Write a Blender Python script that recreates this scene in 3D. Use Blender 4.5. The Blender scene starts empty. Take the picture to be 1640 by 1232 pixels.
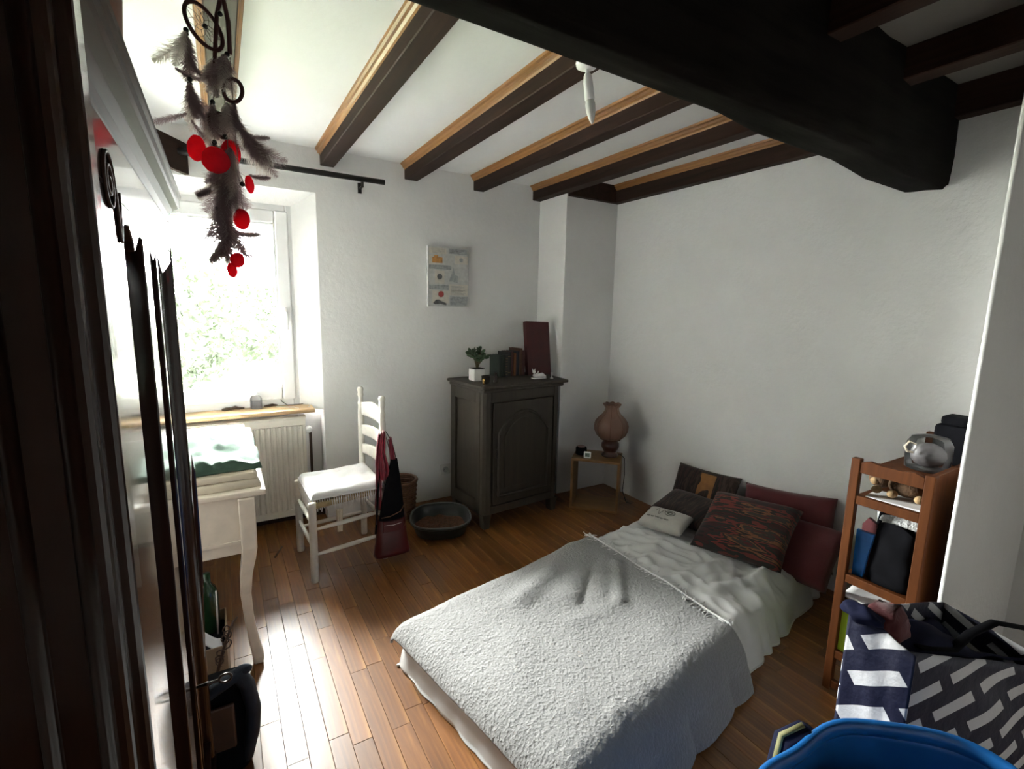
import bpy, bmesh, math, random
from mathutils import Vector, Matrix, noise
random.seed(7)
SC = bpy.context.scene
COL = SC.collection
PI = math.pi

# ------------------------------------------------------------------ camera
cam_d = bpy.data.cameras.new('camera')
cam = bpy.data.objects.new('camera', cam_d); COL.objects.link(cam)
cam_d.sensor_fit = 'HORIZONTAL'; cam_d.sensor_width = 36.0
cam_d.lens = 36.0 * 773.585 / 1640.0
cam_d.clip_start = 0.01
_yaw, _pit, _rol = math.radians(31.028), math.radians(8.902), math.radians(1.164)
_fw = Vector((math.sin(_yaw)*math.cos(_pit), math.cos(_yaw)*math.cos(_pit), -math.sin(_pit)))
_r0 = Vector((math.cos(_yaw), -math.sin(_yaw), 0)); _u0 = _r0.cross(_fw)
_r = _r0*math.cos(_rol) + _u0*math.sin(_rol); _u = _u0*math.cos(_rol) - _r0*math.sin(_rol)
_m = Matrix((_r, _u, -_fw)).transposed().to_4x4(); _m.translation = (0, 0, 1.5)
cam.matrix_world = _m
SC.camera = cam

# ------------------------------------------------------------------ world, light, exposure
W = bpy.data.worlds.new('overcast_sky'); SC.world = W; W.use_nodes = True
_bg = W.node_tree.nodes['Background']
_bg.inputs[0].default_value = (1.0, 0.985, 0.96, 1); _bg.inputs[1].default_value = 9.0
pl = bpy.data.lights.new('window_portal', 'AREA'); pl.shape = 'RECTANGLE'; pl.size = 1.16; pl.size_y = 1.34
pl.cycles.is_portal = True
po = bpy.data.objects.new('window_portal', pl); COL.objects.link(po)
po.location = (-.07, 3.63, 1.46); po.rotation_euler = (-PI/2, 0, 0)
vs = SC.view_settings
vs.view_transform = 'Standard'; vs.look = 'None'; vs.gamma = 1.0; vs.use_curve_mapping = False
vs.exposure = 4.82
SC.cycles.use_denoising = True
SC.cycles.max_bounces = 14; SC.cycles.diffuse_bounces = 3; SC.cycles.glossy_bounces = 5
SC.cycles.transparent_max_bounces = 16
SC.cycles.sample_clamp_indirect = 20.0

# ------------------------------------------------------------------ materials
def lin(c):
    return tuple((x/12.92 if x <= .04045 else ((x+.055)/1.055)**2.4) for x in c)
class NT:
    def __init__(s, name):
        s.m = bpy.data.materials.new(name); s.m.use_nodes = True
        s.t = s.m.node_tree; s.b = s.t.nodes['Principled BSDF']
    def n(s, kind, **kw):
        nd = s.t.nodes.new(kind)
        for k, v in kw.items(): setattr(nd, k, v)
        return nd
    def l(s, a, b): s.t.links.new(a, b)
    def coords(s, scale=(1, 1, 1), kind='Object', rot=(0, 0, 0)):
        c = s.n('ShaderNodeTexCoord'); mp = s.n('ShaderNodeMapping')
        mp.inputs['Scale'].default_value = scale; mp.inputs['Rotation'].default_value = rot
        s.l(c.outputs[kind], mp.inputs[0]); return mp.outputs[0]
    def noise(s, vec, scale=5, detail=4, rough=.55, dist=0):
        nd = s.n('ShaderNodeTexNoise'); nd.inputs['Scale'].default_value = scale
        nd.inputs['Detail'].default_value = detail; nd.inputs['Roughness'].default_value = rough
        nd.inputs['Distortion'].default_value = dist
        if vec is not None: s.l(vec, nd.inputs['Vector'])
        return nd.outputs['Fac']
    def ramp(s, fac, stops, interp='LINEAR'):
        r = s.n('ShaderNodeValToRGB'); e = r.color_ramp.elements; r.color_ramp.interpolation = interp
        while len(e) < len(stops): e.new(0.5)
        for el, (p, c) in zip(e, stops): el.position = p; el.color = (*c, 1) if len(c) == 3 else c
        s.l(fac, r.inputs[0]); return r.outputs[0]
    def bump(s, h, strength=.3, dist=.01):
        b = s.n('ShaderNodeBump'); b.inputs['Strength'].default_value = strength
        b.inputs['Distance'].default_value = dist; s.l(h, b.inputs['Height'])
        s.l(b.outputs[0], s.b.inputs['Normal']); return b
    def mix(s, fac, a, b, mode='MIX'):
        x = s.n('ShaderNodeMix', data_type='RGBA', blend_type=mode)
        for i, v in ((0, fac), (6, a), (7, b)):
            if hasattr(v, 'links') or hasattr(v, 'is_linked'): s.l(v, x.inputs[i])
            else: x.inputs[i].default_value = v if i == 0 else ((*v, 1) if len(v) == 3 else v)
        return x.outputs[2]
    def math(s, op, a, b=None):
        x = s.n('ShaderNodeMath', operation=op)
        for i, v in ((0, a), (1, b)):
            if v is None: continue
            if hasattr(v, 'is_linked'): s.l(v, x.inputs[i])
            else: x.inputs[i].default_value = v
        return x.outputs[0]
    def set(s, **kw):
        for k, v in kw.items():
            k = {'rough': 'Roughness', 'metal': 'Metallic', 'spec': 'Specular IOR Level', 'coat': 'Coat Weight', 'coat_rough': 'Coat Roughness',
                 'sheen': 'Sheen Weight', 'trans': 'Transmission Weight', 'ior': 'IOR', 'alpha': 'Alpha', 'sss': 'Subsurface Weight'}[k]
            s.b.inputs[k].default_value = v
        return s
    def color(s, c):
        if hasattr(c, 'is_linked'): s.l(c, s.b.inputs['Base Color'])
        else: s.b.inputs['Base Color'].default_value = (*c, 1)
        return s
MATS = {}
def plain(name, c, rough=.6, var=.12, nscale=14, bump=0.0, bscale=60, **kw):
    """one colour with slight mottling and optional fine relief"""
    if name in MATS: return MATS[name]
    n = NT(name); v = n.coords()
    f = n.noise(v, nscale, 4)
    n.color(n.ramp(f, [(.3, tuple(x*(1-var) for x in c)), (.7, tuple(min(1, x*(1+var)) for x in c))]))
    n.set(rough=rough, **kw)
    if bump: n.bump(n.noise(v, bscale, 3), bump, .004)
    MATS[name] = n.m; return n.m
def wood(name, dark, light, rough=.45, grain=(40, 40, 2), knots=True, bump=.12, coat=0, coat_rough=.1, spec=.5, rnd=0.0, kind='Object'):
    if name in MATS: return MATS[name]
    n = NT(name); v = n.coords(grain, kind=kind)
    f = n.noise(v, 1.0, 6, .6, .6)
    c = n.ramp(f, [(.25, dark), (.75, light)])
    v2 = n.coords(tuple(max(g*.12, .6) for g in grain), kind=kind)
    f2 = n.noise(v2, 1.0, 3)
    c = n.mix(n.ramp(f2, [(.35, (0, 0, 0)), (.7, (.55, .55, .55))]), c, dark)
    if rnd:
        oi = n.n('ShaderNodeObjectInfo'); g = n.n('ShaderNodeNewGeometry')
        r = n.math('FRACT', n.math('ADD', oi.outputs['Random'], g.outputs['Random Per Island']))
        hs = n.n('ShaderNodeHueSaturation')
        n.l(n.math('ADD', n.math('MULTIPLY', r, rnd), 1-rnd*.5), hs.inputs['Value'])
        n.l(c, hs.inputs['Color']); c = hs.outputs[0]
    n.color(c); n.set(rough=rough, coat=coat, coat_rough=coat_rough, spec=spec)
    n.bump(f, bump, .003)
    MATS[name] = n.m; return n.m

M = {}
def wall_mat(name, c, bs=.25):
    n = NT(name); v = n.coords((1, 1, 1))
    f = n.noise(v, 1.6, 5, .6)
    n.color(n.ramp(f, [(.3, tuple(x*.93 for x in c)), (.7, c)])); n.set(rough=.85, spec=.2)
    h = n.noise(v, 28, 6, .65)
    n.bump(h, bs, .01); return n.m
M['wall'] = wall_mat('white_plaster', (.80, .79, .775))
M['wall_rough'] = wall_mat('white_roughcast', (.82, .815, .80), .5)
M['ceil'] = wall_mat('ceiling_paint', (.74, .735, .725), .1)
M['beam'] = wood('dark_stained_beam', (.012, .005, .003), (.052, .022, .012), .7, (22, 1.2, 22), bump=.3, spec=.25)
M['beam_mould'] = wood('honey_moulding', (.20, .085, .022), (.42, .20, .055), .4, (60, 1.5, 60))
M['girder'] = wood('blackened_oak', (.005, .0042, .0036), (.020, .017, .015), .9, (1.6, 18, 18), bump=.9, spec=.06)
M['floor_gap'] = plain('floor_gap', (.07, .03, .012), .7)
n = NT('honey_parquet')
v = n.coords((26, 1.6, 26)); f = n.noise(v, 1, 7, .62, .8)
c = n.ramp(f, [(.2, (.085, .025, .005)), (.5, (.20, .076, .017)), (.8, (.34, .155, .041))])
k = n.noise(n.coords((9, 2.6, 9)), 1, 2, .4); c = n.mix(n.ramp(k, [(.62, (0, 0, 0)), (.78, (.8, .8, .8))]), c, (.10, .036, .012))
oi = n.n('ShaderNodeObjectInfo'); g = n.n('ShaderNodeNewGeometry')
r = n.math('FRACT', n.math('ADD', oi.outputs['Random'], g.outputs['Random Per Island']))
hs = n.n('ShaderNodeHueSaturation'); n.l(n.math('ADD', n.math('MULTIPLY', r, .5), .75), hs.inputs['Value']); n.l(c, hs.inputs['Color'])
n.color(hs.outputs[0]); n.set(rough=.42, coat=.45, coat_rough=.26, spec=.4)
n.bump(n.noise(n.coords((30, 4, 30)), 1, 4), .12, .003)
M['floor'] = n.m
M['walnut'] = wood('varnished_walnut', (.008, .003, .002), (.032, .010, .006), .3, (30, 30, 1.5), bump=.03, coat=.9, coat_rough=.085, spec=.1)
M['walnut_satin'] = wood('satin_walnut', (.016, .007, .004), (.075, .034, .018), .66, (30, 1.5, 30), bump=.15, coat=.0, spec=.30)
M['ceil_dark'] = wall_mat('dark_grey_ceiling', (.20, .185, .165), .4)  # darker grey-brown than the rest of the ceiling
M['white_paint'] = plain('cream_paint', (.80, .72, .60), .45, .06, 20, .06)
M['pvc'] = plain('window_white', (.90, .90, .90), .35, .02)
M['sill'] = wood('pine_sill', (.42, .25, .11), (.74, .56, .34), .45, (2, 40, 40))
M['rad'] = plain('radiator_enamel', (.88, .84, .75), .4, .03)
M['black_metal'] = plain('black_iron', (.012, .011, .010), .45, .2)
M['pine'] = wood('orange_pine', (.048, .013, .0028), (.115, .036, .0075), .6, (30, 30, 2.2), spec=.15)
M['pine_pale'] = wood('pale_pine', (.14, .068, .020), (.26, .13, .040), .5, (3, 30, 30))
M['grey_wood'] = wood('grey_brown_cabinet', (.024, .018, .012), (.055, .042, .028), .6, (30, 30, 2.0), bump=.2)
M['fab_white'] = plain('white_cotton', (.74, .735, .73), .9, .04, 10, .25, 220, sheen=.2)
M['chair_white'] = plain('chair_white_paint', (.76, .72, .65), .45, .07, 25, .1)
M['red_leather'] = plain('red_leather', (.075, .003, .006), .35, .2)
M['black_cloth'] = plain('black_cloth', (.005, .005, .0065), .9, .3, spec=.08)
M['navy'] = plain('navy_cloth', (.007, .009, .030), .8, .2, spec=.15)
M['denim'] = plain('slate_blue_cloth', (.012, .019, .032), .8, .25, 20, .3)
M['brown_leather'] = plain('brown_leather', (.06, .03, .018), .5, .25)
M['cream_cloth'] = plain('cream_cloth', (.62, .55, .43), .9, .08, 12, .3, 120)
M['green_cloth'] = plain('sage_green_cloth', (.055, .105, .075), .9, .15, 16, .3, 120)
M['burgundy'] = plain('burgundy_cotton', (.085, .009, .012), .85, .15, 9, .25, 160, sheen=.2)
M['white_china'] = plain('white_china', (.75, .73, .71), .25, .04)
M['terracotta'] = plain('brown_clay', (.20, .085, .055), .7, .15)
M['leaf'] = plain('jade_leaf', (.030, .065, .022), .4, .3)
M['soil'] = plain('soil', (.03, .02, .012), .95, .3)
M['brass'] = plain('brass', (.65, .42, .15), .25, .1, metal=1.0)
M['steel'] = plain('dark_steel', (.06, .05, .045), .35, .2, metal=1.0)
M['wicker'] = plain('wicker', (.12, .055, .026), .7, .35, 40)
M['dark_plastic'] = plain('dark_green_plastic', (.022, .025, .023), .35, .1)
M['kibble'] = plain('brown_litter', (.10, .042, .022), .95, .5, 70, .8, 90)
M['card'] = plain('cardboard', (.33, .24, .15), .85, .1)
M['paper'] = plain('white_paper', (.78, .78, .78), .7, .03)
M['blue_plastic'] = plain('bright_blue_plastic', (.012, .13, .40), .35, .2, 8)
M['lime'] = plain('lime_card', (.30, .42, .015), .6, .1)
def thin(name, c, t=.5, var=.2):
    # light passes through: mix of reflecting and translucent surface
    m = plain(name, c, .9, var); nt = m.node_tree; b = nt.nodes['Principled BSDF']; o = [x for x in nt.nodes if x.type == 'OUTPUT_MATERIAL'][0]
    tr = nt.nodes.new('ShaderNodeBsdfTranslucent'); mx = nt.nodes.new('ShaderNodeMixShader'); mx.inputs[0].default_value = t
    src = b.inputs['Base Color'].links[0].from_socket
    nt.links.new(src, tr.inputs[0]); nt.links.new(b.outputs[0], mx.inputs[1]); nt.links.new(tr.outputs[0], mx.inputs[2]); nt.links.new(mx.outputs[0], o.inputs[0]); return m
M['feather'] = thin('grey_mauve_feather', (.34, .26, .265), .5)
M['feather_pale'] = thin('pale_feather', (.66, .60, .56), .55)
M['pompom'] = thin('red_shell', (.78, .022, .05), .5)
M['cord'] = plain('dark_red_cord', (.055, .014, .013), .8, .3)
M['bead'] = plain('black_bead', (.008, .006, .006), .3)
M['thread'] = plain('pale_thread', (.25, .2, .17), .8)

def glassy(name, tint=(1, 1, 1), gloss=.08, rough=.02, alpha=1.0):
    m = bpy.data.materials.new(name); m.use_nodes = True; t = m.node_tree
    for x in list(t.nodes): t.nodes.remove(x)
    o = t.nodes.new('ShaderNodeOutputMaterial'); tr = t.nodes.new('ShaderNodeBsdfTransparent'); gl = t.nodes.new('ShaderNodeBsdfGlossy')
    fr = t.nodes.new('ShaderNodeFresnel'); fr.inputs[0].default_value = 1.45
    mx = t.nodes.new('ShaderNodeMixShader'); tr.inputs[0].default_value = (*tint, 1); gl.inputs['Roughness'].default_value = rough
    t.links.new(fr.outputs[0], mx.inputs[0]); t.links.new(tr.outputs[0], mx.inputs[1]); t.links.new(gl.outputs[0], mx.inputs[2])
    t.links.new(mx.outputs[0], o.inputs[0]); return m
M['glass'] = glassy('window_glass', (.96, .98, .97))
M['clear'] = glassy('clear_plastic', (.80, .80, .81), rough=.28)

# ------------------------------------------------------------------ object helpers
def empty(name, loc=(0, 0, 0), rz=0.0):
    o = bpy.data.objects.new(name, None); COL.objects.link(o)
    o.location = loc; o.rotation_euler = (0, 0, rz); o.empty_display_size = .05
    return o
def tag(o, label=None, cat=None, group=None, kind=None):
    if label: o['label'] = label
    if cat: o['category'] = cat
    if group: o['group'] = group
    if kind: o['kind'] = kind
    return o
def link(name, me, mat, parent=None, smooth=False):
    o = bpy.data.objects.new(name, me); COL.objects.link(o)
    if mat is not None and not me.materials: me.materials.append(mat)
    if parent is not None: o.parent = parent
    if smooth:
        for p in me.polygons: p.use_smooth = True
    return o
def pydata(name, vs_, fs, mat, parent=None, smooth=False, merge=False):
    me = bpy.data.meshes.new(name); me.from_pydata([tuple(v) for v in vs_], [], fs)
    bm = bmesh.new(); bm.from_mesh(me)
    if merge: bmesh.ops.remove_doubles(bm, verts=bm.verts, dist=1e-5)
    bmesh.ops.recalc_face_normals(bm, faces=bm.faces); bm.to_mesh(me); bm.free()
    return link(name, me, mat, parent, smooth)
class MB:
    """collects simple shapes into ONE mesh"""
    def __init__(s): s.v = []; s.f = []
    def add(s, vs_, fs):
        b = len(s.v); s.v += [Vector(v) for v in vs_]; s.f += [tuple(i+b for i in f) for f in fs]; return s
    def box(s, x0, x1, y0, y1, z0, z1):
        return s.add([(x0, y0, z0), (x1, y0, z0), (x1, y1, z0), (x0, y1, z0), (x0, y0, z1), (x1, y0, z1), (x1, y1, z1), (x0, y1, z1)],
                     [(0, 3, 2, 1), (4, 5, 6, 7), (0, 1, 5, 4), (1, 2, 6, 5), (2, 3, 7, 6), (3, 0, 4, 7)])
    def prism(s, pts, axis, a, b):
        """polygon pts in the plane normal to axis, extruded a..b"""
        def P(p, q):
            return {'x': (q, p[0], p[1]), 'y': (p[0], q, p[1]), 'z': (p[0], p[1], q)}[axis]
        nn = len(pts)
        return s.add([P(p, a) for p in pts] + [P(p, b) for p in pts],
                     [tuple(range(nn)), tuple(range(2*nn-1, nn-1, -1))] + [(i, (i+1) % nn, nn+(i+1) % nn, nn+i) for i in range(nn)])
    def tube(s, pts, r, seg=8, cap=True, flat=None):
        pts = [Vector(p) for p in pts]; R = r if hasattr(r, '__len__') else [r]*len(pts)
        b = len(s.v); up = None
        for i, p in enumerate(pts):
            d = (pts[min(i+1, len(pts)-1)] - pts[max(i-1, 0)])
            if d.length < 1e-9: d = Vector((0, 0, 1))
            d.normalize()
            if up is None: up = Vector((0, 0, 1)) if abs(d.z) < .9 else Vector((1, 0, 0))
            sd = d.cross(up).normalized(); up = sd.cross(d).normalized()
            for k in range(seg):
                a = 2*PI*k/seg
                s.v.append(p + sd*math.cos(a)*R[i] + up*math.sin(a)*R[i]*(flat or 1))
        for i in range(len(pts)-1):
            for k in range(seg):
                s.f.append((b+i*seg+k, b+i*seg+(k+1) % seg, b+(i+1)*seg+(k+1) % seg, b+(i+1)*seg+k))
        if cap:
            s.f.append(tuple(b+k for k in range(seg))[::-1]); e = b+(len(pts)-1)*seg; s.f.append(tuple(e+k for k in range(seg)))
        return s
    def lathe(s, prof, c=(0, 0, 0), seg=24, fn=None):
        """prof: list of (r,z); optional fn(angle, r, z)->r"""
        b = len(s.v)
        for (r_, z) in prof:
            for k in range(seg):
                a = 2*PI*k/seg; rr = fn(a, r_, z) if fn else r_
                s.v.append(Vector((c[0]+rr*math.cos(a), c[1]+rr*math.sin(a), c[2]+z)))
        for i in range(len(prof)-1):
            for k in range(seg):
                s.f.append((b+i*seg+k, b+i*seg+(k+1) % seg, b+(i+1)*seg+(k+1) % seg, b+(i+1)*seg+k))
        s.f.append(tuple(b+k for k in range(seg))[::-1]); e = b+(len(prof)-1)*seg; s.f.append(tuple(e+k for k in range(seg)))
        return s
    def ball(s, c, r, seg=12, rings=8, sq=(1, 1, 1)):
        pr = []
        for i in range(rings+1):
            t = PI*i/rings; pr.append((max(math.sin(t), .02), -math.cos(t)))
        b0 = len(s.v); s.lathe(pr, (0, 0, 0), seg)
        for i in range(b0, len(s.v)):
            v = s.v[i]; s.v[i] = Vector((c[0]+v.x*r*sq[0], c[1]+v.y*r*sq[1], c[2]+v.z*r*sq[2]))
        return s
    def grid(s, fn, nu, nv):
        b = len(s.v)
        for i in range(nu+1):
            for j in range(nv+1): s.v.append(Vector(fn(i/nu, j/nv)))
        for i in range(nu):
            for j in range(nv):
                s.f.append((b+i*(nv+1)+j, b+(i+1)*(nv+1)+j, b+(i+1)*(nv+1)+j+1, b+i*(nv+1)+j+1))
        return s
    def xf(s, mtx, start=0):
        for i in range(start, len(s.v)): s.v[i] = mtx @ s.v[i]
        return s
    def build(s, name, mat, parent=None, smooth=False, bevel=0, seg=2, solid=0, sub=0):
        o = pydata(name, s.v, s.f, mat, parent, smooth)
        if solid:
            m = o.modifiers.new('solid', 'SOLIDIFY'); m.thickness = solid; m.offset = 0
        if bevel:
            m = o.modifiers.new('bevel', 'BEVEL'); m.width = bevel; m.segments = seg; m.limit_method = 'ANGLE'; m.harden_normals = False
        if sub:
            m = o.modifiers.new('sub', 'SUBSURF'); m.levels = sub; m.render_levels = sub
        if smooth and not sub:
            pass
        return o
def box(name, x0, x1, y0, y1, z0, z1, mat, parent=None, bevel=.003):
    return MB().box(x0, x1, y0, y1, z0, z1).build(name, mat, parent, bevel=bevel)
def frame_axes(o, c, ex, ey):
    ex = Vector(ex).normalized(); ez = ex.cross(Vector(ey)).normalized(); ey = ez.cross(ex)
    m_ = Matrix((ex, ey, ez)).transposed().to_4x4(); m_.translation = Vector(c); o.matrix_world = m_; return o
def N3(x, y, z=0.0): return noise.noise(Vector((x, y, z)))
def struct(o): o['kind'] = 'structure'; return o
# ================================================================== THE SETTING
XR, YB, ZC = 2.80, 3.42, 2.475     # right wall, window wall, ceiling
XL, YF = -0.72, -1.35              # left wall, wall behind the camera
XP, YP = 2.00, 0.53                # near stub wall on the right
CX, CY = 2.29, 3.06                # chimney breast

# floor slab with planks
fl = struct(box('floor', XL-.2, XR+.2, YF-.2, YB+.35, -.12, -.014, M['floor_gap'], None, 0))
tag(fl, 'honey coloured plank floor of the bedroom')
PW = .068
planks = []
ix = 0; x = XL
while x < XR:
    y = YF - random.random()*.5
    while y < YB+.13:
        L_ = random.choice((.36, .44, .52, .60, .70))
        planks.append((x, y, L_)); y += L_
    x += PW
def inview(px_, py_):
    d = Vector((px_, py_, -1.5)); z_ = d.dot(_fw)
    if z_ < .2: return -1
    u_ = 820 + 773.6*d.dot(_r)/z_; v_ = 616 - 773.6*d.dot(_u)/z_
    if not (270 < u_ < 1660 and 760 < v_ < 1290): return -1
    # hidden under the bed
    s_ = (px_-.746)*.982+(py_-.877)*.191; t_ = -(px_-.746)*.191+(py_-.877)*.982
    if .08 < s_ < 2.05 and .1 < t_ < .9: return -1
    return 1/z_
def pscore(p):
    return max(inview(p[0]+.034, p[1]+f_*p[2]) for f_ in (.1, .5, .9))
rank = sorted(planks, key=pscore, reverse=True)
cache = {}
rest = MB()
for i, (x, y, L_) in enumerate(rank):
    y1 = min(y+L_, YB+.14)
    if y1-y < .04: continue
    if i < 300 and pscore((x, y, L_)) > 0 and y1 == y+L_:
        if L_ not in cache:
            g_ = .0006
            me = MB().box(g_, PW-g_, g_, L_-g_, -.016, 0).build('plank', M['floor'])
            bm = bmesh.new(); bm.from_mesh(me.data)
            bmesh.ops.bevel(bm, geom=[e for e in bm.edges if all(v.co.z > -.001 for v in e.verts)], offset=.0007, segments=1, affect='EDGES')
            bm.to_mesh(me.data); bm.free(); cache[L_] = me.data; o = me
            o.parent = fl
        else:
            o = link('plank', cache[L_], None, fl)
        o.location = (x, y, random.uniform(-.0006, .0006))
    else:
        rest.box(x+.0011, x+PW-.0011, y+.0011, y1-.0011, -.016, 0)
tag(rest.build('planks_beyond', M['floor'], fl), kind='stuff')

# walls
WX0, WX1, WZ1 = -.62, .567, 2.205     # window niche in the room face
wb = MB()
TH = .34
wb.box(XL-.2, WX0, YB, YB+TH, -.1, ZC+.1); wb.box(WX1, XR+.2, YB, YB+TH, -.1, ZC+.1)
wb.box(WX0, WX1, YB, YB+TH, WZ1, ZC+.1)
wb.box(WX0, WX1, YB+.14, YB+TH, -.1, .795)
# splayed reveals
wb.prism([(WX1, YB), (WX1, YB+.12), (.432, YB+.12)], 'z', .795, WZ1)
wb.prism([(WX0, YB), (WX0, YB+.12), (WX0+.12, YB+.12)], 'z', .795, WZ1)
wb.prism([(YB, WZ1), (YB+.12, WZ1), (YB+.12, 2.125)], 'x', WX0, WX1)
struct(wb.build('wall_back', M['wall']))
struct(box('wall_right', XR, XR+.2, YF-.2, YB+.3, -.1, ZC+.1, M['wall_rough'], None, 0))
struct(box('wall_left', XL-.2, XL, YF-.2, YB+.3, -.1, ZC+.1, M['wall'], None, 0))
struct(box('wall_front', XL-.2, XR+.2, YF-.2, YF, -.1, ZC+.1, M['wall'], None, 0))
struct(box('wall_near_right', XP, XR+.05, YP-.006, YP+.006, -.05, ZC+.05, M['wall_rough'], None, .004))
struct(box('wall_chimney', CX, XR+.05, CY, YB+.05, -.1, ZC, M['wall'], None, .004))
struct(box('ceiling', XL-.2, XR+.2, 1.0, YB+.3, ZC, ZC+.15, M['ceil'], None, 0))
struct(box('ceiling_near', XL-.2, XR+.2, YF-.2, 1.0, ZC, ZC+.15, M['ceil_dark'], None, 0))  # camera side of the girder, in the darker ceiling colour
struct(box('dark_strip_back', WX0, WX1, YB+.118, YB+.14, 0, .085, M['beam'], None, .003))  # dark brown strip along the foot of the window niche

# window: frame, sash, pane, handle, sill
w1 = struct(empty('window_1', (-.06, YB+.12, .8))); tag(w1, 'large white framed window with bright garden beyond', None)
def ring(name, x0, x1, z0, z1, wdt, y0, y1, mat, par, bev=.006):
    m_ = MB(); m_.box(x0, x0+wdt, y0, y1, z0, z1); m_.box(x1-wdt, x1, y0, y1, z0, z1)
    m_.box(x0+wdt, x1-wdt, y0, y1, z0, z0+wdt); m_.box(x0+wdt, x1-wdt, y0, y1, z1-wdt, z1)
    return m_.build(name, mat, par, bevel=bev)
# local to w1 (origin x -.06, y 3.62, z .8)
ring('frame', -.49, .515, .02, 1.335, .058, .0, .07, M['pvc'], w1)
sash = ring('sash', -.445, .470, .066, 1.288, .082, -.016, .05, M['pvc'], w1, .01)
ring('glazing_bead', -.366, .391, .145, 1.209, .012, -.012, .02, M['pvc'], sash, .003)
box('pane', -.362, .387, .018, .022, .149, 1.205, M['glass'], w1, 0)
h = box('handle', .422, .440, -.034, -.016, .59, .68, M['pvc'], w1, .004)
MB().tube([(.431, -.03, .645), (.431, -.058, .645), (.431, -.062, .60), (.431, -.060, .535)], [.008, .009, .009, .007], 8).build('lever', M['pvc'], h, True)
sl = MB().prism([(3.345-3.54, -.002), (3.338-3.54, .012), (3.347-3.54, .024), (3.58-3.54, .024), (3.58-3.54, -.002)], 'x', WX0+.07, .56)
sl.build('sill', M['sill'], w1, bevel=.006)

# ------------------------------------------------------------------ ceiling beams
def beam(x0, x1, zb, label, ya=YF, yb=YB, mould=True):
    xc = (x0+x1)/2
    e = empty('ceiling_beam', (xc, yb, ZC)); tag(e, label, 'beam', 'dark ceiling beams')
    hw = (x1-x0)/2; d = ZC-zb; L_ = ya-yb
    MB().prism([(-hw+.012, -.0), (-hw+.012, -d+.004), (-hw+.016, -d), (hw-.016, -d), (hw-.012, -d+.004), (hw-.012, 0)], 'y', 0, L_).build('timber', M['beam'], e)
    if mould:
        for sgn in (-1, 1):
            m_ = MB().prism([(sgn*(hw-.012), 0), (sgn*(hw+.016), 0), (sgn*(hw+.013), -.010), (sgn*(hw+.004), -.014), (sgn*(hw+.001), -.026), (sgn*(hw-.008), -.032), (sgn*(hw-.012), -.040)], 'y', 0, 1.05-yb)
            m_.build('moulding', M['beam_mould'], e)
    return e
beam(-.00, .115, 2.37, 'ceiling beam behind the feather dreamcatcher, above the window')
beam(.590, .700, 2.375, 'ceiling beam ending above the free end of the curtain rod')
beam(1.142, 1.262, 2.372, 'ceiling beam carrying the bare light bulb')
beam(1.675, 1.785, 2.370, 'ceiling beam ending between the wall canvas and the chimney breast')
beam(2.205, 2.315, 2.365, 'ceiling beam ending at the left corner of the chimney breast')
beam(XR-.075, XR+.03, 2.345, 'ceiling beam running tight along the right wall', yb=CY)
bt = empty('ceiling_beam', (2.55, CY, ZC)); tag(bt, 'short cross beam lying on top of the chimney breast', 'beam', 'dark ceiling beams')
MB().box(-.25, .25, -.045, .03, -.13, 0).build('timber', M['beam'], bt, bevel=.005)
beam(-.56, -.45, 2.37, 'ceiling beam above the wardrobe, at the left wall')

# rough-hewn girder across the room
g_ = empty('girder', (0, 1.0, 2.1)); tag(g_, 'massive black rough-hewn girder crossing the ceiling', 'beam')
gm = MB()
prof = [(.085, .40), (.095, .12), (.075, .045), (.035, .006), (-.02, 0), (-.065, -.004), (-.083, .015), (-.088, .10), (-.086, .40)]
def gfn(u_, v_):
    xx = XL-.05 + u_*(XR+.05-XL+.05)
    k_ = v_*(len(prof)-1); i_ = min(int(k_), len(prof)-2); q = k_-i_
    py = prof[i_][0]*(1-q)+prof[i_+1][0]*q; pz = prof[i_][1]*(1-q)+prof[i_+1][1]*q
    off = .012 + .014*(xx-.5) if xx > .5 else .012
    if xx > 1.35 and py > 0: py += .035*min(1, (xx-1.35)/.25)
    a_ = .012*N3(xx*1.7, v_*3, 3)+.006*N3(xx*6, v_*9, 7)
    rz = -.030*max(0, min(1, (xx-2.1)/.3)) if pz < .08 else 0
    return (xx, py+off+a_*1.4-.012, pz+(.9*a_ if pz < .3 else 0)+rz)
gm.grid(gfn, 110, 40)
gm.build('timber', M['girder'], g_, smooth=True)

# ------------------------------------------------------------------ curtain rod
cr = empty('curtain_rod', (.0, YB-.08, 2.312)); tag(cr, 'black iron curtain rod above the window', 'curtain rod')
MB().tube([(-.60, 0, 0), (.99, 0, 0)], .0165, 14).build('pole', M['black_metal'], cr, True)
for sx in (.845, -.45):
    b_ = MB().tube([(sx, .078, -.045), (sx, .0, -.045)], .008, 8); b_.box(sx-.012, sx+.012, .07, .08, -.075, -.01); b_.tube([(sx, 0, -.05), (sx, 0, -.012)], .009, 8)
    b_.build('bracket', M['black_metal'], cr)
# dark board across the corner, above the window
db = empty('corner_board', (-.1, 3.40, 2.29)); tag(db, 'dark wooden board set across the corner above the window', 'board')
db.rotation_euler = (0, 0, math.radians(-31))
MB().box(-.03, 0, -.62, .0, -.083, .083).build('plank', M['beam'], db, bevel=.004)
# ================================================================== WARDROBE
wr = empty('wardrobe', (-.1, .92, 0)); tag(wr, 'tall glossy dark walnut wardrobe with carved door at the left edge', 'wardrobe')
def WB(x0, x1, y0, y1, z0, z1): return MB().box(x0+.1, x1+.1, y0-.92, y1-.92, z0, z1)   # world -> wardrobe local
WB(-.60, -.146, .437, 1.560, .10, 1.72).build('carcass', M['walnut'], wr, bevel=.003)
WB(-.61, -.095, .425, 1.58, 0, .13).build('plinth', M['walnut'], wr, bevel=.006)
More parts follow.
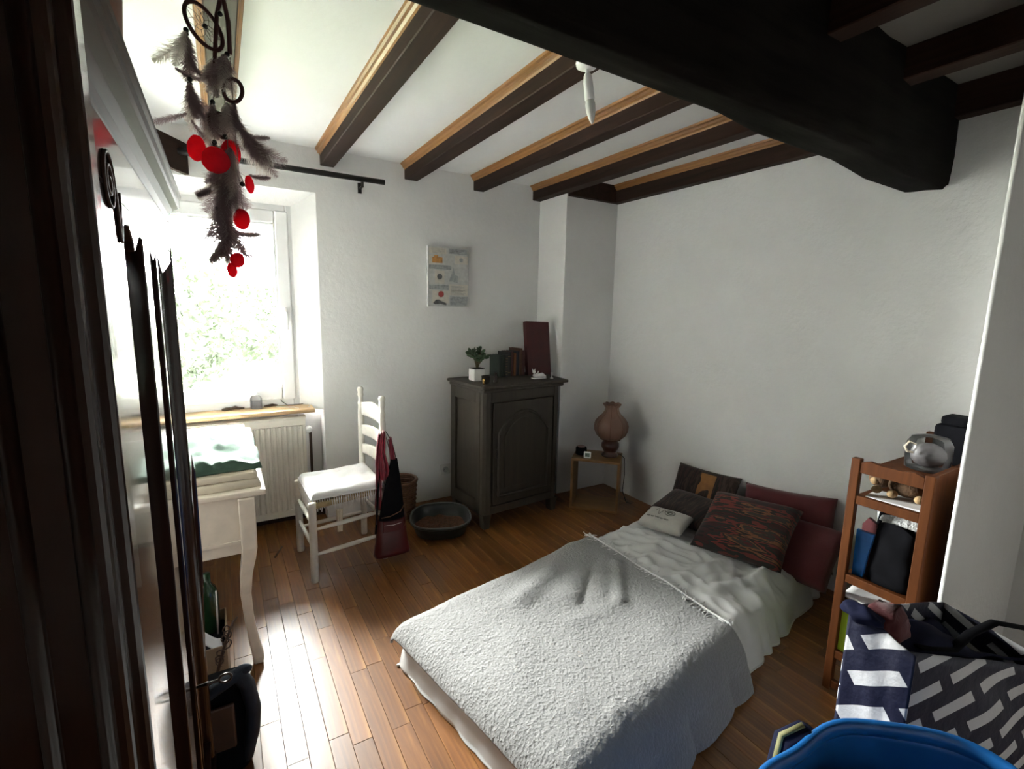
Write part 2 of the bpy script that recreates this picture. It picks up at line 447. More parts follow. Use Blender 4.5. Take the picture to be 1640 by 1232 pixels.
# near side panelling, seen from the camera
sd = WB(-.58, -.075, .41, .436, .12, 1.70); sd.build('side_panel', M['walnut'], wr, bevel=.004)
for xa, xb in ((-.095, -.083), (-.125, -.112)):
    MB().tube([((xa+xb)/2+.1, .411-.92, .14), ((xa+xb)/2+.1, .411-.92, 1.68)], .006, 8).build('side_bead', M['walnut'], wr, True)
# near corner post: rounded
MB().prism([(-.069+.1, .42-.92), (-.0663+.1, .4208-.92), (-.0655+.1, .423-.92), (-.0655+.1, .444-.92), (-.075+.1, .452-.92), (-.135+.1, .452-.92), (-.135+.1, .42-.92)], 'z', .12, 1.705).build('corner_post', M['walnut'], wr)
# far corner post: three-quarter column
pts = [(-.13+.1, 1.545-.92), (-.113+.1, 1.545-.92)]
pts += [(-.113+.1+.0145*math.sin(a), 1.560-.92-.0145*math.cos(a)) for a in [PI*i/8 for i in range(1, 8)]] + [(-.13+.1, 1.58-.92)]
MB().prism(pts, 'z', .12, 1.705).build('corner_post', M['walnut'], wr)
# door: sunk panels between stiles and rails that lie in one plane
dr = WB(-.145, -.132, .46, 1.54, .14, 1.66).build('door', M['walnut'], wr, bevel=.001)
WB(-.145, -.100, .455, 1.545, 1.628, 1.70).build('frieze', M['walnut'], wr, bevel=.002)
def stile(y0, y1, z0, z1, name='stile', x_=-.100):
    return WB(-.134, x_, y0, y1, z0, z1).build(name, M['walnut'], dr, bevel=.0022)
stile(.46, .800, .14, 1.626); stile(.997, 1.073, .20, 1.60); stile(1.180, 1.197, .20, 1.60, 'bead'); stile(1.45, 1.54, .14, 1.60, x_=-.118)
stile(.802, 1.54, .14, .20, 'bottom_rail', -.104)
# scalloped rail over the sunk panels
sp = [(.802, 1.626), (.802, 1.585), (.83, 1.600), (.87, 1.603), (.90, 1.585), (.905, 1.570), (.93, 1.582), (.965, 1.598), (.996, 1.600), (1.075, 1.600), (1.10, 1.590), (1.14, 1.575), (1.179, 1.590), (1.20, 1.598), (1.30, 1.56), (1.40, 1.575), (1.54, 1.60), (1.54, 1.626)]
MB().prism([(a-.92, b) for a, b in sp], 'x', -.034, -.001).build('top_rail', M['walnut'], dr, bevel=.002)
for (y0, y1) in ((.84, .96), (1.085, 1.165), (1.24, 1.41)):
    WB(-.134, -.1265, y0, y1, .26, 1.54).build('raised_panel', M['walnut'], dr, bevel=.004)
# carved scroll
p_ = []
for i in range(46):
    q = i/45; a = q*4.6*PI; r_ = .034*(1-q*.86)
    p_.append((-.0985+.1, .728-.92+r_*math.cos(a)*1.0, 1.632+r_*math.sin(a)*1.1))
MB().tube(p_, .0020, 6).build('carved_scroll', M['walnut_satin'], dr, True)
p_ = [(-.0985+.1, .728+.036-.92+.0011*i, 1.632-.06*math.sin(PI*i/24)) for i in range(25)]
MB().tube(p_, .0020, 6).build('carved_scroll', M['walnut_satin'], dr, True)
# cornice: cove moulding that projects, wrapped round near end, front and far end
cp = [(-.004, 1.690), (.004, 1.693), (.006, 1.700), (.002, 1.706), (.007, 1.712), (.012, 1.725), (.021, 1.737), (.033, 1.745), (.036, 1.750), (.036, 1.768), (.040, 1.772), (.040, 1.782), (-.004, 1.782)]
cm = MB(); path = [(-.6, .43, (0, -1)), (-.112, .43, (1, -1)), (-.112, 1.585, (1, 1)), (-.6, 1.585, (0, 1))]
for (X, Y, (nx, ny)) in path:
    for (o_, z_) in cp: cm.v.append(Vector((X+.1+o_*nx, Y-.92+o_*ny, z_)))
k_ = len(cp)
for a in range(3):
    for i in range(k_):
        j = (i+1) % k_; cm.f.append((a*k_+i, (a+1)*k_+i, (a+1)*k_+j, a*k_+j))
cm.f.append(tuple(range(k_))); cm.f.append(tuple(range(4*k_-1, 3*k_-1, -1)))
cm.build('cornice', M['walnut_satin'], wr)
WB(-.60, -.115, .44, 1.58, 1.705, 1.775).build('top_board', M['walnut'], wr, bevel=.003)
# escutcheon and key
MB().prism([(1.1885-.92+.0078*math.cos(a)*(1+.15*math.cos(4*a)), .642+.080*math.sin(a)) for a in [2*PI*i/24 for i in range(24)]], 'x', -.001, .0012).build('escutcheon', M['steel'], dr)
ky = empty('door_key', (-.1005, 1.190, .642)); tag(ky, 'old iron key with ring bow in the wardrobe door', 'key')
MB().tube([(-.001, 0, 0), (.018, 0, 0), (.020, 0, 0), (.024, 0, 0), (.026, 0, 0), (.046, 0, 0)], [.0035, .0035, .005, .005, .0032, .0032], 8).build('shank', M['steel'], ky, True)
MB().tube([(.058+.0125*math.cos(a), .0, .0105*math.sin(a)) for a in [2*PI*i/16 for i in range(17)]], .0028, 6).build('bow', M['steel'], ky, True)
# clay pot on the wardrobe
MB().lathe([(.06, 0), (.10, .004), (.155, .05), (.185, .12), (.19, .19), (.165, .235), (.12, .265), (.09, .275), (.095, .29), (.08, .29), (.075, .27)], (0, 0, 0), 32).build('clay_pot', M['terracotta'], None, True)
cpot = bpy.data.objects['clay_pot']; cpot.location = (-.285, .99, 1.7825); tag(cpot, 'round brown clay pot on top of the wardrobe', 'pot')
# tapered board leaning behind the wardrobe
lb = MB().prism([(-.30, 0.0), (-.096, .0), (-.089, .40), (-.074, .76), (-.073, 1.02), (-.080, 1.075), (-.090, .93), (-.115, .80), (-.30, .8)], 'y', -.010, .010).build('leaning_board', M['walnut'], None, bevel=.003)
lb.location = (-.016, 1.605, 0); tag(lb, 'dark brown tapered board standing behind the far end of the wardrobe', 'board')

# ================================================================== RADIATOR
rd = empty('radiator', (.0, 3.42, .08)); tag(rd, 'cream ribbed panel radiator below the window', 'radiator')
rm = MB()
x0, x1 = -.45, .445; prof = []
nrib = 27; pit = (x1-x0-.03)/nrib
prof.append((x0, 0)); prof.append((x0+.015, 0))
for i in range(nrib):
    a = x0+.015+i*pit
    prof += [(a+pit*.12, 0), (a+pit*.28, -.011), (a+pit*.72, -.011), (a+pit*.88, 0)]
prof += [(x1-.015, 0), (x1, 0), (x1, .045), (x0, .045)]
rm.prism([(a, b) for a, b in prof], 'z', .045, .625)
rm.box(x0, x1, -.006, .05, 0, .045); rm.box(x0, x1, -.006, .05, .625, .675)
rm.build('panel', M['rad'], rd, bevel=.003)
MB().box(x0-.004, x1+.004, -.012, .056, .668, .685).build('top_grille', M['rad'], rd, bevel=.005)
vv = MB().lathe([(.006, 0), (.019, .004), (.021, .03), (.019, .05), (.012, .058)], (0, 0, 0), 16).xf(Matrix.Translation((.468, -.010, .585)) @ Matrix.Rotation(-PI/2, 4, 'X') @ Matrix.Rotation(0, 4, 'Z') )
vv.xf(Matrix.Translation((0, 0.01, 0)))
vv.build('valve_knob', M['pvc'], rd, True)
MB().tube([(.47, .02, .60), (.476, .02, .55), (.476, .02, -.09)], .009, 8).build('pipe', M['brown_leather'], rd, True)

# ================================================================== TABLE
tb = empty('white_table', (-.25, 2.68, 0)); tag(tb, 'cream painted table with curved legs in front of the window', 'table')
MB().box(-.37, .365, -.575, .58, .735, .76).build('table_top', M['white_paint'], tb, bevel=.008)
for (xa, xb, ya, yb, nm) in ((-.32, .30, -.565, -.545, 'apron'), (-.32, .30, .54, .56, 'apron'), (.275, .293, -.54, .54, 'apron'), (-.335, -.317, -.54, .54, 'apron')):
    MB().box(xa, xb, ya, yb, .50, .735).build(nm, M['white_paint'], tb, bevel=.003)
MB().box(-.30, .265, -.572, -.564, .545, .56).build('apron_bead', M['white_paint'], tb, bevel=.002)
def cab_leg(px_, py_, sx, sy):
    prof_ = [(.735, .0, .030), (.52, .0, .028), (.47, -.006, .026), (.40, -.018, .023), (.31, -.024, .020), (.2, -.018, .018), (.1, -.006, .019), (.03, .006, .021), (0, .006, .017)]
    m_ = MB()
    for (z_, of, r_) in prof_:
        for (dx, dy) in ((-1, -1), (1, -1), (1, 1), (-1, 1)): m_.v.append(Vector((px_+sx*of*1.0+dx*r_, py_+sy*of*1.0+dy*r_, z_)))
    for i in range(len(prof_)-1):
        for k in range(4): m_.f.append((i*4+k, i*4+(k+1) % 4, (i+1)*4+(k+1) % 4, (i+1)*4+k))
    m_.f.append((0, 1, 2, 3)); e_ = (len(prof_)-1)*4; m_.f.append((e_, e_+1, e_+2, e_+3))
    m_.build('leg', M['white_paint'], tb, bevel=.005)
for (a, b, c_, d_) in ((.305, -.555, 1, -1), (-.335, -.555, -1, -1), (.305, .545, 1, 1), (-.335, .545, -1, 1)): cab_leg(a-.012, b, c_, d_)
def cloth_slab(name, cx, cy, z0, sx, sy, t, mat, label, cat, rz=0, amp=.008, seed=0, sag=0, nu=48, nv=48, lump=None):
    m_ = MB()
    def top(u_, v_):
        X = (u_-.5)*sx; Y = (v_-.5)*sy
        e_ = max(0, 1-max(abs(2*u_-1), abs(2*v_-1))); rr = min(1, e_/.07); rr = math.sqrt(max(0, 1-(1-rr)**2))
        z_ = t*(.15+.85*rr) + amp*N3(X*9+seed, Y*9, seed)*rr + amp*.8*abs(N3(X*22+seed, Y*7, seed+4))*rr
        if lump: z_ += lump(u_, v_)*rr
        wob = .012*N3(Y*8, seed, 1)*abs(2*u_-1)**3; wob2 = .012*N3(X*8, seed, 9)*abs(2*v_-1)**3
        return (X*(1-.03*(1-rr))+wob, Y*(1-.03*(1-rr))+wob2, max(.002, z_))
    m_.grid(top, nu, nv); b = len(m_.v)
    ed = [(i, 0) for i in range(nu)]+[(nu, j) for j in range(nv)]+[(i, nv) for i in range(nu, 0, -1)]+[(0, j) for j in range(nv, 0, -1)]
    ids = [i*(nv+1)+j for i, j in ed]
    for k in ids: v_ = m_.v[k]; m_.v.append(Vector((v_.x, v_.y, 0)))
    for k in range(len(ids)): m_.f.append((ids[k], ids[(k+1) % len(ids)], b+(k+1) % len(ids), b+k))
    m_.f.append(tuple(range(b, b+len(ids))))
    o = m_.build(name, mat, None, True); o.location = (cx, cy, z0); o.rotation_euler = (0, 0, rz)
    return tag(o, label, cat)
cloth_slab('white_pad', -.255, 2.93, .761, .70, .62, .030, M['fab_white'], 'bright white folded pad lying on the table near the window', 'pad', 0, .003)
cloth_slab('folded_blanket', -.24, 2.34, .761, .69, .40, .030, M['cream_cloth'], 'cream folded blanket at the bottom of the pile on the table', 'blanket', 0, .006, 3)
cloth_slab('folded_blanket', -.235, 2.335, .793, .66, .36, .024, M['cream_cloth'], 'cream folded sheet just under the sage green cloth on the table', 'blanket', .01, .006, 8)
cloth_slab('green_cloth', -.205, 2.44, .820, .64, .50, .030, M['green_cloth'], 'rumpled sage green cloth on top of the pile on the table', 'cloth', .02, .030, 5,
           lump=lambda u_, v_: .06*max(0, 1-abs(u_-.35)*1.7)*math.sin(PI*v_)**.7)

# ================================================================== CHAIR
ch = empty('ladder_back_chair', (.55, 2.87, 0)); tag(ch, 'white painted ladder-back chair with rush seat beside the radiator', 'chair')
cw = M['chair_white']
FNr, FFr, BNr, BFr = (-.194, -.23), (-.214, .175), (.214, -.155), (.185, .225)     # local plan positions of the four posts
def post(p, h_, r_, turned):
    m_ = MB()
    pr = [(r_*.92, 0), (r_, .01), (r_, .15), (r_*1.06, .157), (r_*.9, .163), (r_*1.06, .170), (r_, .178), (r_, .34), (r_*1.06, .347), (r_*.9, .353), (r_*1.06, .36), (r_, .367), (r_, .44)]
    if h_ > .6:
        pr += [(r_, .80), (r_*.8, .875), (r_*1.0, .885), (r_*.72, .90), (r_*.72, .925), (r_*1.02, .94), (r_*.8, .955), (r_*1.05, .972), (r_*.95, .985), (r_*.6, .992)]
    else: pr += [(r_*.9, .452), (r_*.3, .456)]
    m_.lathe(pr, (p[0], p[1], 0), 18)
    return m_.build('back_post' if h_ > .6 else 'leg', cw, ch, True)
post(FNr, .45, .0205, 1); post(FFr, .45, .0205, 1); post(BNr, .99, .0195, 1); post(BFr, .99, .0195, 1)
def spindle(a, b, z0, z1):
    A = Vector((a[0], a[1], z0)); B = Vector((b[0], b[1], z1))
    MB().tube([A.lerp(B, t_) for t_ in (0, .08, .25, .5, .75, .92, 1)], [.007, .008, .0115, .0125, .0115, .008, .007], 10).build('stretcher', cw, ch, True)
for z_ in (.155, .30): spindle(FNr, BNr, z_, z_)
for z_ in (.155, .30): spindle(FFr, BFr, z_, z_)
for z_ in (.20, .335): spindle(FNr, FFr, z_, z_)
spindle(BNr, BFr, .25, .25)
for z_, hh in ((.845, .075), (.71, .058), (.585, .058)):
    m_ = MB(); A = Vector((*BNr, z_)); B = Vector((*BFr, z_)); nrm = Vector((1, .07, 0))
    def sl_(u_, v_):
        p = A.lerp(B, u_) + nrm*.022*math.sin(PI*u_); hgt = hh*(1+ .35*math.sin(PI*u_)*(v_ > .5))
        return (p.x, p.y, z_-hh*.4+hgt*v_)
    m_.grid(sl_, 16, 6); m_.build('ladder_slat', cw, ch, True, solid=.012)
# rush seat
def seat_fn(u_, v_):
    a = Vector((*FNr, 0)).lerp(Vector((*FFr, 0)), v_); b = Vector((*BNr, 0)).lerp(Vector((*BFr, 0)), v_)
    p = a.lerp(b, u_); return (p.x, p.y, .43-.010*math.sin(PI*u_)*math.sin(PI*v_))
MB().grid(seat_fn, 16, 16).build('rush_seat', plain('rush', (.40, .31, .17), .8, .25, 50, .5), ch, True, solid=.03)
# seat cushion (a thing of its own) with knotted fringe
cu = empty('seat_cushion', (.552, 2.872, .449)); tag(cu, 'white tufted seat cushion with knotted fringe on the ladder-back chair', 'cushion')
cu.rotation_euler = (0, 0, .03)
def cus(u_, v_):
    X = (u_-.5)*.40; Y = (v_-.5)*.40; e_ = max(abs(2*u_-1), abs(2*v_-1)); rr = math.sqrt(max(0, 1-max(0, (e_-.72)/.28)**2))
    z_ = .008+.040*rr
    for i in range(3):
        for j in range(3):
            dx = X-(i-1)*.125; dy = Y-(j-1)*.125; z_ -= .017*math.exp(-(dx*dx+dy*dy)/.0009)
    z_ += .004*N3(X*14, Y*14, 2) + .05*max(0, u_-.55)**1.5 
    return (X, Y, z_)
MB().grid(cus, 44, 44).build('cover', M['fab_white'], cu, True, solid=.006)
hem = MB()
def hem_line(a, b, n_, out):
    for i in range(n_):
        q = (i+.5)/n_; p = Vector(a).lerp(Vector(b), q); L_ = .06+random.uniform(-.012, .02)
        o_ = Vector(out)*.006; j = random.uniform(-.006, .006); d_ = (Vector(b)-Vector(a)).normalized()
        hem.tube([p, p+o_+Vector((0, 0, -.014)), p+o_+Vector((0, 0, -.018)), p+o_*1.2+d_*j+Vector((0, 0, -L_))], [.0018, .0018, .0035, .0022], 4)
hem_line((-.202, -.201, .012), (-.202, .201, .012), 32, (-1, 0, 0)); hem_line((-.202, -.202, .012), (.2, -.202, .012), 32, (0, -1, 0))
hem_line((-.202, .202, .012), (.2, .202, .012), 28, (0, 1, 0))
tag(hem.build('fringe', M['fab_white'], cu), kind='stuff')
# knotted border band
MB().tube([(.2, -.201, .012), (-.202, -.201, .012), (-.202, .201, .012), (.2, .201, .012)], .005, 6).build('hem', M['fab_white'], cu)
# cloth hanging beneath the seat
tg = MB().grid(lambda u_, v_: (.0+.03*(u_-.5)*(1-.3*v_)+.004*math.sin(u_*14), .004*math.cos(u_*17), -.13*v_), 14, 10).build('tie', M['cream_cloth'], cu, True, solid=.006)
tg.location = (-.06, -.2, -.07)

# bags on the chair post
rb = empty('red_handbag', (.79, 2.66, .05)); tag(rb, 'red leather handbag hanging low from the chair back post', 'handbag')
def bagf(u_, v_):
    a = 2*PI*u_; w_ = .105-.025*v_; d_ = .045*(1-.55*v_)
    c_, s_ = math.cos(a), math.sin(a)
    sx_ = abs(c_)**.6*(1 if c_ > 0 else -1); sy_ = abs(s_)**.6*(1 if s_ > 0 else -1)
    return (w_*sx_+.004*N3(u_*6, v_*4, 1), d_*sy_, .22*v_)
m_ = MB().grid(bagf, 40, 12); b = len(m_.v); m_.f.append(tuple(i*13 for i in range(40))); m_.build('body', M['red_leather'], rb, True)
MB().box(-.06, .06, -.036, -.03, .15, .215).build('flap', M['red_leather'], rb, bevel=.004)
MB().tube([(-.055, -.034, .196), (0, -.037, .19), (.055, -.034, .196)], .002, 6).build('zip', M['white_china'], rb, True)
def strap(name, pts, w_, mat, par, fl=.25):
    return MB().tube(pts, w_, 8, True, fl).build(name, mat, par, True)
P0 = Vector((-.025, .055, 0))
strap('strap', [(-.09, -.005, .20), (-.065, .02, .45), (-.04, .03, .60), (-.026, .035, .74), (-.02, .06, .765), (-.01, .08, .74), (.04, .06, .5), (.085, 0, .21)], .008, M['red_leather'], rb)
bk = empty('black_bag', (.80, 2.665, .27)); tag(bk, 'black soft bag with thin strap hanging from the same chair post', 'bag')
def bagk(u_, v_):
    a = 2*PI*u_; w_ = .07*(1-.80*v_**1.3)+.005; d_ = .03*(1-.6*v_)
    return (w_*math.cos(a)+.02*v_-.01, d_*math.sin(a)-.012, .36*v_)
m_ = MB().grid(bagk, 24, 14); m_.f.append(tuple(i*15 for i in range(24))); m_.build('body', M['black_cloth'], bk, True)
strap('strap', [(.03, 0, .34), (.01, .01, .44), (-.015, .02, .50), (-.03, .05, .53), (-.04, .02, .49), (-.085, -.01, .2), (-.10, -.01, -.02), (-.105, -.01, -.08)], .0065, M['black_cloth'], bk)
strap('loop', [(-.075, -.03, .02), (-.03, -.05, .03), (.03, -.052, .05), (.06, -.04, .09), (.075, -.03, .0), (.06, -.035, -.05)], .003, M['wicker'], bk, 1)
sc = empty('pink_scarf', (.775, 2.70, .42)); tag(sc, 'crimson satin scarf draped around the chair back post', 'scarf')
def scarf(pts, w0, w1, ph):
    n_ = len(pts)
    def fn(u_, v_):
        k_ = u_*(n_-1); i_ = min(int(k_), n_-2); q = k_-i_; p = Vector(pts[i_]).lerp(Vector(pts[i_+1]), q)
        w_ = w0+(w1-w0)*u_; s_ = v_-.5
        return (p.x+s_*w_*.9, p.y-.012*math.sin(v_*14+ph+u_*4)-.01, p.z+.01*math.sin(v_*9+ph))
    return MB().grid(fn, 30, 14).build('fold', plain('crimson_satin', (.25, .006, .028), .32, .25, 30, sheen=.4), sc, True, solid=.004)
scarf([(-.035, -.005, .36), (-.05, -.02, .27), (-.055, -.025, .18), (-.05, -.02, .06), (-.055, -.02, -.09)], .02, .045, 0)
scarf([(-.02, -.02, .37), (-.03, -.032, .25), (-.01, -.035, .14), (-.01, -.03, .09)], .025, .075, 2)
scarf([(.02, -.02, .33), (.03, -.03, .2), (.035, -.035, .08), (.05, -.03, .02)], .02, .04, 4)

# wicker basket behind the chair
wk = empty('wicker_basket', (1.03, 3.24, 0)); tag(wk, 'small brown wicker basket on the floor behind the chair', 'basket')
m_ = MB()
for i in range(16):
    z_ = .012+i*.0165; r_ = .095+.018*i/15
    m_.tube([((r_+.003*math.sin(k*PI*12/24+PI*(i % 2)))*math.cos(2*PI*k/24), (r_+.003*math.sin(k*PI*12/24+PI*(i % 2)))*math.sin(2*PI*k/24), z_) for k in range(25)], .009, 6, False)
m_.lathe([(.0, .008), (.09, .008), (.09, .012), (.0, .012)], (0, 0, 0), 20)
m_.build('weave', M['wicker'], wk, True)
MB().tube([(.116*math.cos(2*PI*k/24), .116*math.sin(2*PI*k/24), .275) for k in range(25)], .012, 8, False).build('rim', M['wicker'], wk, True)
# ================================================================== LITTER TRAY, SOCKET, CANVAS
lt = empty('litter_tray', (1.20, 2.90, 0)); lt.rotation_euler = (0, 0, math.radians(-20)); tag(lt, 'dark grey-green oval litter tray on the floor beside the cabinet', 'tray')
def el(a, sx, sy): 
    c_, s_ = math.cos(a), math.sin(a); return (sx*abs(c_)**.8*(1 if c_ > 0 else -1), sy*abs(s_)**.8*(1 if s_ > 0 else -1))
pr = [(.80, .0), (.86, .004), (.97, .085), (1.0, .10), (1.03, .102), (1.03, .092), (1.05, .10), (1.04, .112), (.985, .112), (.95, .09), (.82, .012), (.0, .012)]
m_ = MB(); sg = 40
for (k_, z_) in pr:
    for i in range(sg):
        a = 2*PI*i/sg; x_, y_ = el(a, .195*max(k_, .001), .18*max(k_, .001)); m_.v.append(Vector((x_, y_, z_*.85+.022*(math.sin(a) > 0)*math.sin(a)*(z_ > .08))))
for j in range(len(pr)-1):
    for i in range(sg): m_.f.append((j*sg+i, j*sg+(i+1) % sg, (j+1)*sg+(i+1) % sg, (j+1)*sg+i))
m_.build('shell', M['dark_plastic'], lt, True)
m_ = MB().tube([(*el(2*PI*i/sg, .202, .187), .096+.022*max(0, math.sin(2*PI*i/sg))) for i in range(sg+1)], .0055, 8, False)
m_.build('rim', plain('pale_rim', (.10, .105, .10), .3), lt, True)
m_ = MB()
def lit(u_, v_):
    a = 2*PI*u_; x_, y_ = el(a, .172*v_, .158*v_); return (x_, y_, .045+.014*N3(x_*16, y_*16, 1)+.008*N3(x_*60, y_*60, 2)-.01*v_)
m_.grid(lit, 60, 24); tag(m_.build('litter', M['kibble'], lt, True), kind='stuff')

so = empty('wall_socket', (1.452, YB, .235)); tag(so, 'white wall socket low on the window wall beside the cabinet', 'socket')
MB().box(-.042, .042, -.014, 0, -.042, .042).build('plate', plain('socket_plate', (.62, .61, .58), .4, .03), so, bevel=.006)
MB().lathe([(.0, 0), (.020, 0), (.021, .003), (.023, .003), (.023, 0), (.024, -.001)], (0, 0, 0), 20).xf(Matrix.Translation((0, -.0145, 0)) @ Matrix.Rotation(PI/2, 4, 'X')).build('cup', plain('socket_grey', (.35, .35, .34), .4), so, True)
for sx in (-.0095, .0095): MB().tube([(sx, -.0182, 0), (sx, -.0165, 0)], .0026, 8).build('pin_hole', M['black_metal'], so)

cv = empty('wall_canvas', (1.474, YB, 1.722)); tag(cv, 'small printed collage canvas hanging on the window wall', 'canvas')
MB().box(-.165, .165, -.026, -.002, -.217, .217).build('stretcher', M['paper'], cv, bevel=.003)
def chip(x0, x1, z0, z1, mat, d=0):
    return MB().box(x0, x1, -.0272-d, -.0262, z0, z1).build('print_patch', mat, cv)
gA = plain('print_pale_grey', (.50, .50, .48), .8, .12, 40); gB = plain('print_mid_grey', (.32, .33, .33), .8, .25, 60); gC = plain('print_dark_grey', (.10, .10, .10), .8, .3, 60)
gO = plain('print_ochre', (.50, .24, .07), .8, .3, 40); gP = plain('print_cream', (.58, .54, .47), .8, .1, 40); gR = plain('print_red', (.35, .06, .05), .8)
chip(-.163, .163, -.215, .215, gA)
for (a, b, c_, d_, mm) in ((-.155, -.02, .165, .205, gP), (.0, .15, .17, .208, gB), (-.155, -.075, .09, .15, gP), (.05, .155, .10, .16, gP), (-.155, .02, .055, .085, gB),
                          (-.11, -.035, -.05, .045, gP), (.03, .155, -.02, .06, gA), (-.155, .0, -.09, -.058, gB), (.005, .155, -.13, -.05, gP), (-.13, .0, -.19, -.10, gP), (.01, .155, -.205, -.14, gB)):
    chip(a, b, c_, d_, mm, .0003)
chip(-.13, -.05, .10, .14, gO, .0009); chip(-.115, -.085, .12, .155, gO, .001)
def disc(cx, cz, r_, mm, ri=0):
    m_ = MB(); m_.lathe([(ri, 0), (r_, 0), (r_, .0008), (ri, .0008)], (0, 0, 0), 20).xf(Matrix.Translation((cx, -.0282, cz)) @ Matrix.Rotation(PI/2, 4, 'X')); m_.build('print_mark', mm, cv)
disc(-.072, .002, .020, gC, .013); disc(-.072, .002, .006, gC); disc(-.062, -.125, .022, gR, .015); disc(.10, .13, .016, gB, .010)
m_ = MB().prism([(-.125, -.19), (-.10, -.165), (-.055, -.178), (-.02, -.19), (-.02, -.205), (-.07, -.195), (-.11, -.2)], 'y', -.0285, -.0275); m_.build('print_mark', gC, cv)
m_ = MB().prism([(.0, -.03), (.025, .03), (.04, .07), (.05, .02), (.075, .01), (.07, -.04), (.03, -.03)], 'y', -.0285, -.0275); m_.build('print_mark', gB, cv)
for k in range(9):
    z_ = -.065-.0075*k; chip(.015, .09+.055*((k*37) % 10)/10, z_, z_+.0025, gC if k in (4, 5) else gB, .0012)
for k in range(5): chip(-.14+.003*k, -.03, .198-.007*k, .200-.007*k, gB, .0012)
for k in range(4): chip(.01, .14-.02*k, .20-.007*k, .202-.007*k, gC, .0012)

# ================================================================== CABINET
cb = empty('small_cabinet', (1.445, 2.75, 0), math.radians(5)); tag(cb, 'grey-brown wooden cabinet with arched panel door, standing in the corner by the chimney breast', 'cabinet')
gw = M['grey_wood']; CWd, CDp, CHt = .665, .45, 1.0
MB().box(.015, CWd-.015, .015, CDp, .10, .955).build('carcass', gw, cb, bevel=.004)
# top with moulded overhang
MB().prism([(-.035, -.04), (CWd+.04, -.04), (CWd+.135, CDp+.0), (-.035, CDp+.0)], 'z', .978, 1.0).build('top', gw, cb, bevel=.009, seg=3)
MB().box(-.015, CWd+.015, -.018, CDp, .952, .979).build('top_moulding', gw, cb, bevel=.010, seg=3)
# canted corner posts
for sgn, xx in ((1, 0), (-1, CWd)):
    MB().prism([(xx, .05), (xx+sgn*.004, .022), (xx+sgn*.022, .004), (xx+sgn*.058, 0), (xx+sgn*.058, .05)], 'z', .10, .953).build('corner_post', gw, cb, bevel=.003)
# side panel frame
for (a, b, c_, d_) in ((.05, .11, .10, .952), (.385, .45, .10, .952), (.11, .385, .10, .19), (.11, .385, .87, .952)):
    MB().box(-.002, .016, a, b, c_, d_).build('side_frame', gw, cb, bevel=.003)
# feet
for (a, b) in ((.0, .0), (CWd-.07, .0), (.0, CDp-.07), (CWd-.07, CDp-.07)):
    MB().prism([(a, .10), (a+.07, .10), (a+.062, .05), (a+.055, .0), (a+.012, 0), (a+.006, .05)], 'y', b, b+.06).build('foot', gw, cb, bevel=.004)
MB().prism([(.06, .10), (CWd-.06, .10), (CWd-.06, .12), (CWd-.06, .155), (.06, .155)], 'y', -.002, .014).build('bottom_rail', gw, cb, bevel=.003)
MB().box(.06, CWd-.06, -.002, .014, .885, .952).build('frieze', gw, cb, bevel=.003)
dw = MB().box(.075, CWd-.075, -.006, .012, .165, .878).build('door', gw, cb, bevel=.003)
# door: arched frame moulding + raised field
def archpts(x0, x1, z0, zs, rise, n_=24):
    p = [(x0, z0), (x1, z0), (x1, zs)]
    for i in range(n_+1):
        q = i/n_; xx = x1+(x0-x1)*q; s_ = math.sin(PI*q); p.append((xx, zs+rise*(s_**.8)))
    p.append((x0, zs)); return p
pa = archpts(.115, CWd-.125, .225, .66, .145)
MB().tube([(a, -.009, b) for a, b in pa+[pa[0]]], .011, 8, False).build('panel_moulding', gw, dw, True)
pb = archpts(.165, CWd-.175, .275, .64, .12)
MB().prism(pb, 'y', -.012, .0).build('raised_panel', gw, dw, bevel=.006)
MB().tube([(.10, -.008, .50), (.10, -.008, .56)], .006, 8).build('key_plate', M['steel'], dw)

# ---- on the cabinet (cabinet-local helper)
ca, sa = math.cos(math.radians(5)), math.sin(math.radians(5))
def cl(x_, y_, z_=1.0): return (1.445+x_*ca-y_*sa, 2.75+x_*sa+y_*ca, z_)
def book(x_, y_, w_, h_, d_, mat, label, lean=0, rz=5, bands=None, pages=True, yaw=0):
    e = empty('book', cl(x_, y_, 1.001), math.radians(rz+yaw)); e.rotation_euler = (0, lean, math.radians(rz+yaw)); tag(e, label, 'book', 'row of old books on the cabinet')
    m_ = MB(); m_.box(0, .0025, 0, d_, 0, h_); m_.box(w_-.0025, w_, 0, d_, 0, h_)
    m_.prism([(0, .004), (w_*.2, -.002), (w_*.5, -.004), (w_*.8, -.002), (w_, .004), (w_-.002, .007), (.002, .007)], 'z', 0, h_)
    m_.build('cover', mat, e)
    MB().box(.0025, w_-.0025, .006, d_-.004, .003, h_-.004).build('pages', M['card'], e)
    for zf in (bands or []):
        MB().prism([(-.0006, .004), (w_*.2, -.003), (w_*.5, -.0052), (w_*.8, -.003), (w_+.0006, .004), (w_*.5, .002)], 'z', h_*zf, h_*zf+.004).build('spine_band', M['gilt'], e)
    return e
M['gilt'] = plain('dull_gilt', (.20, .14, .06), .5)
bg = plain('book_dark_green', (.012, .022, .014), .6, .2); bk_ = plain('book_black', (.014, .012, .012), .5, .2); br = plain('book_maroon', (.055, .010, .010), .6, .2)
bo = plain('book_orange', (.20, .07, .018), .6, .15); bn = plain('book_navy', (.012, .016, .030), .6, .2); bb = plain('book_brown', (.09, .038, .018), .6, .2)
X0 = .315; Y0 = .30
book(X0, Y0, .026, .158, .12, bg, 'dark green book at the left end of the row on the cabinet')
book(X0+.027, Y0, .026, .160, .12, bg, 'second dark green book in the row on the cabinet, beside the black banded ones')
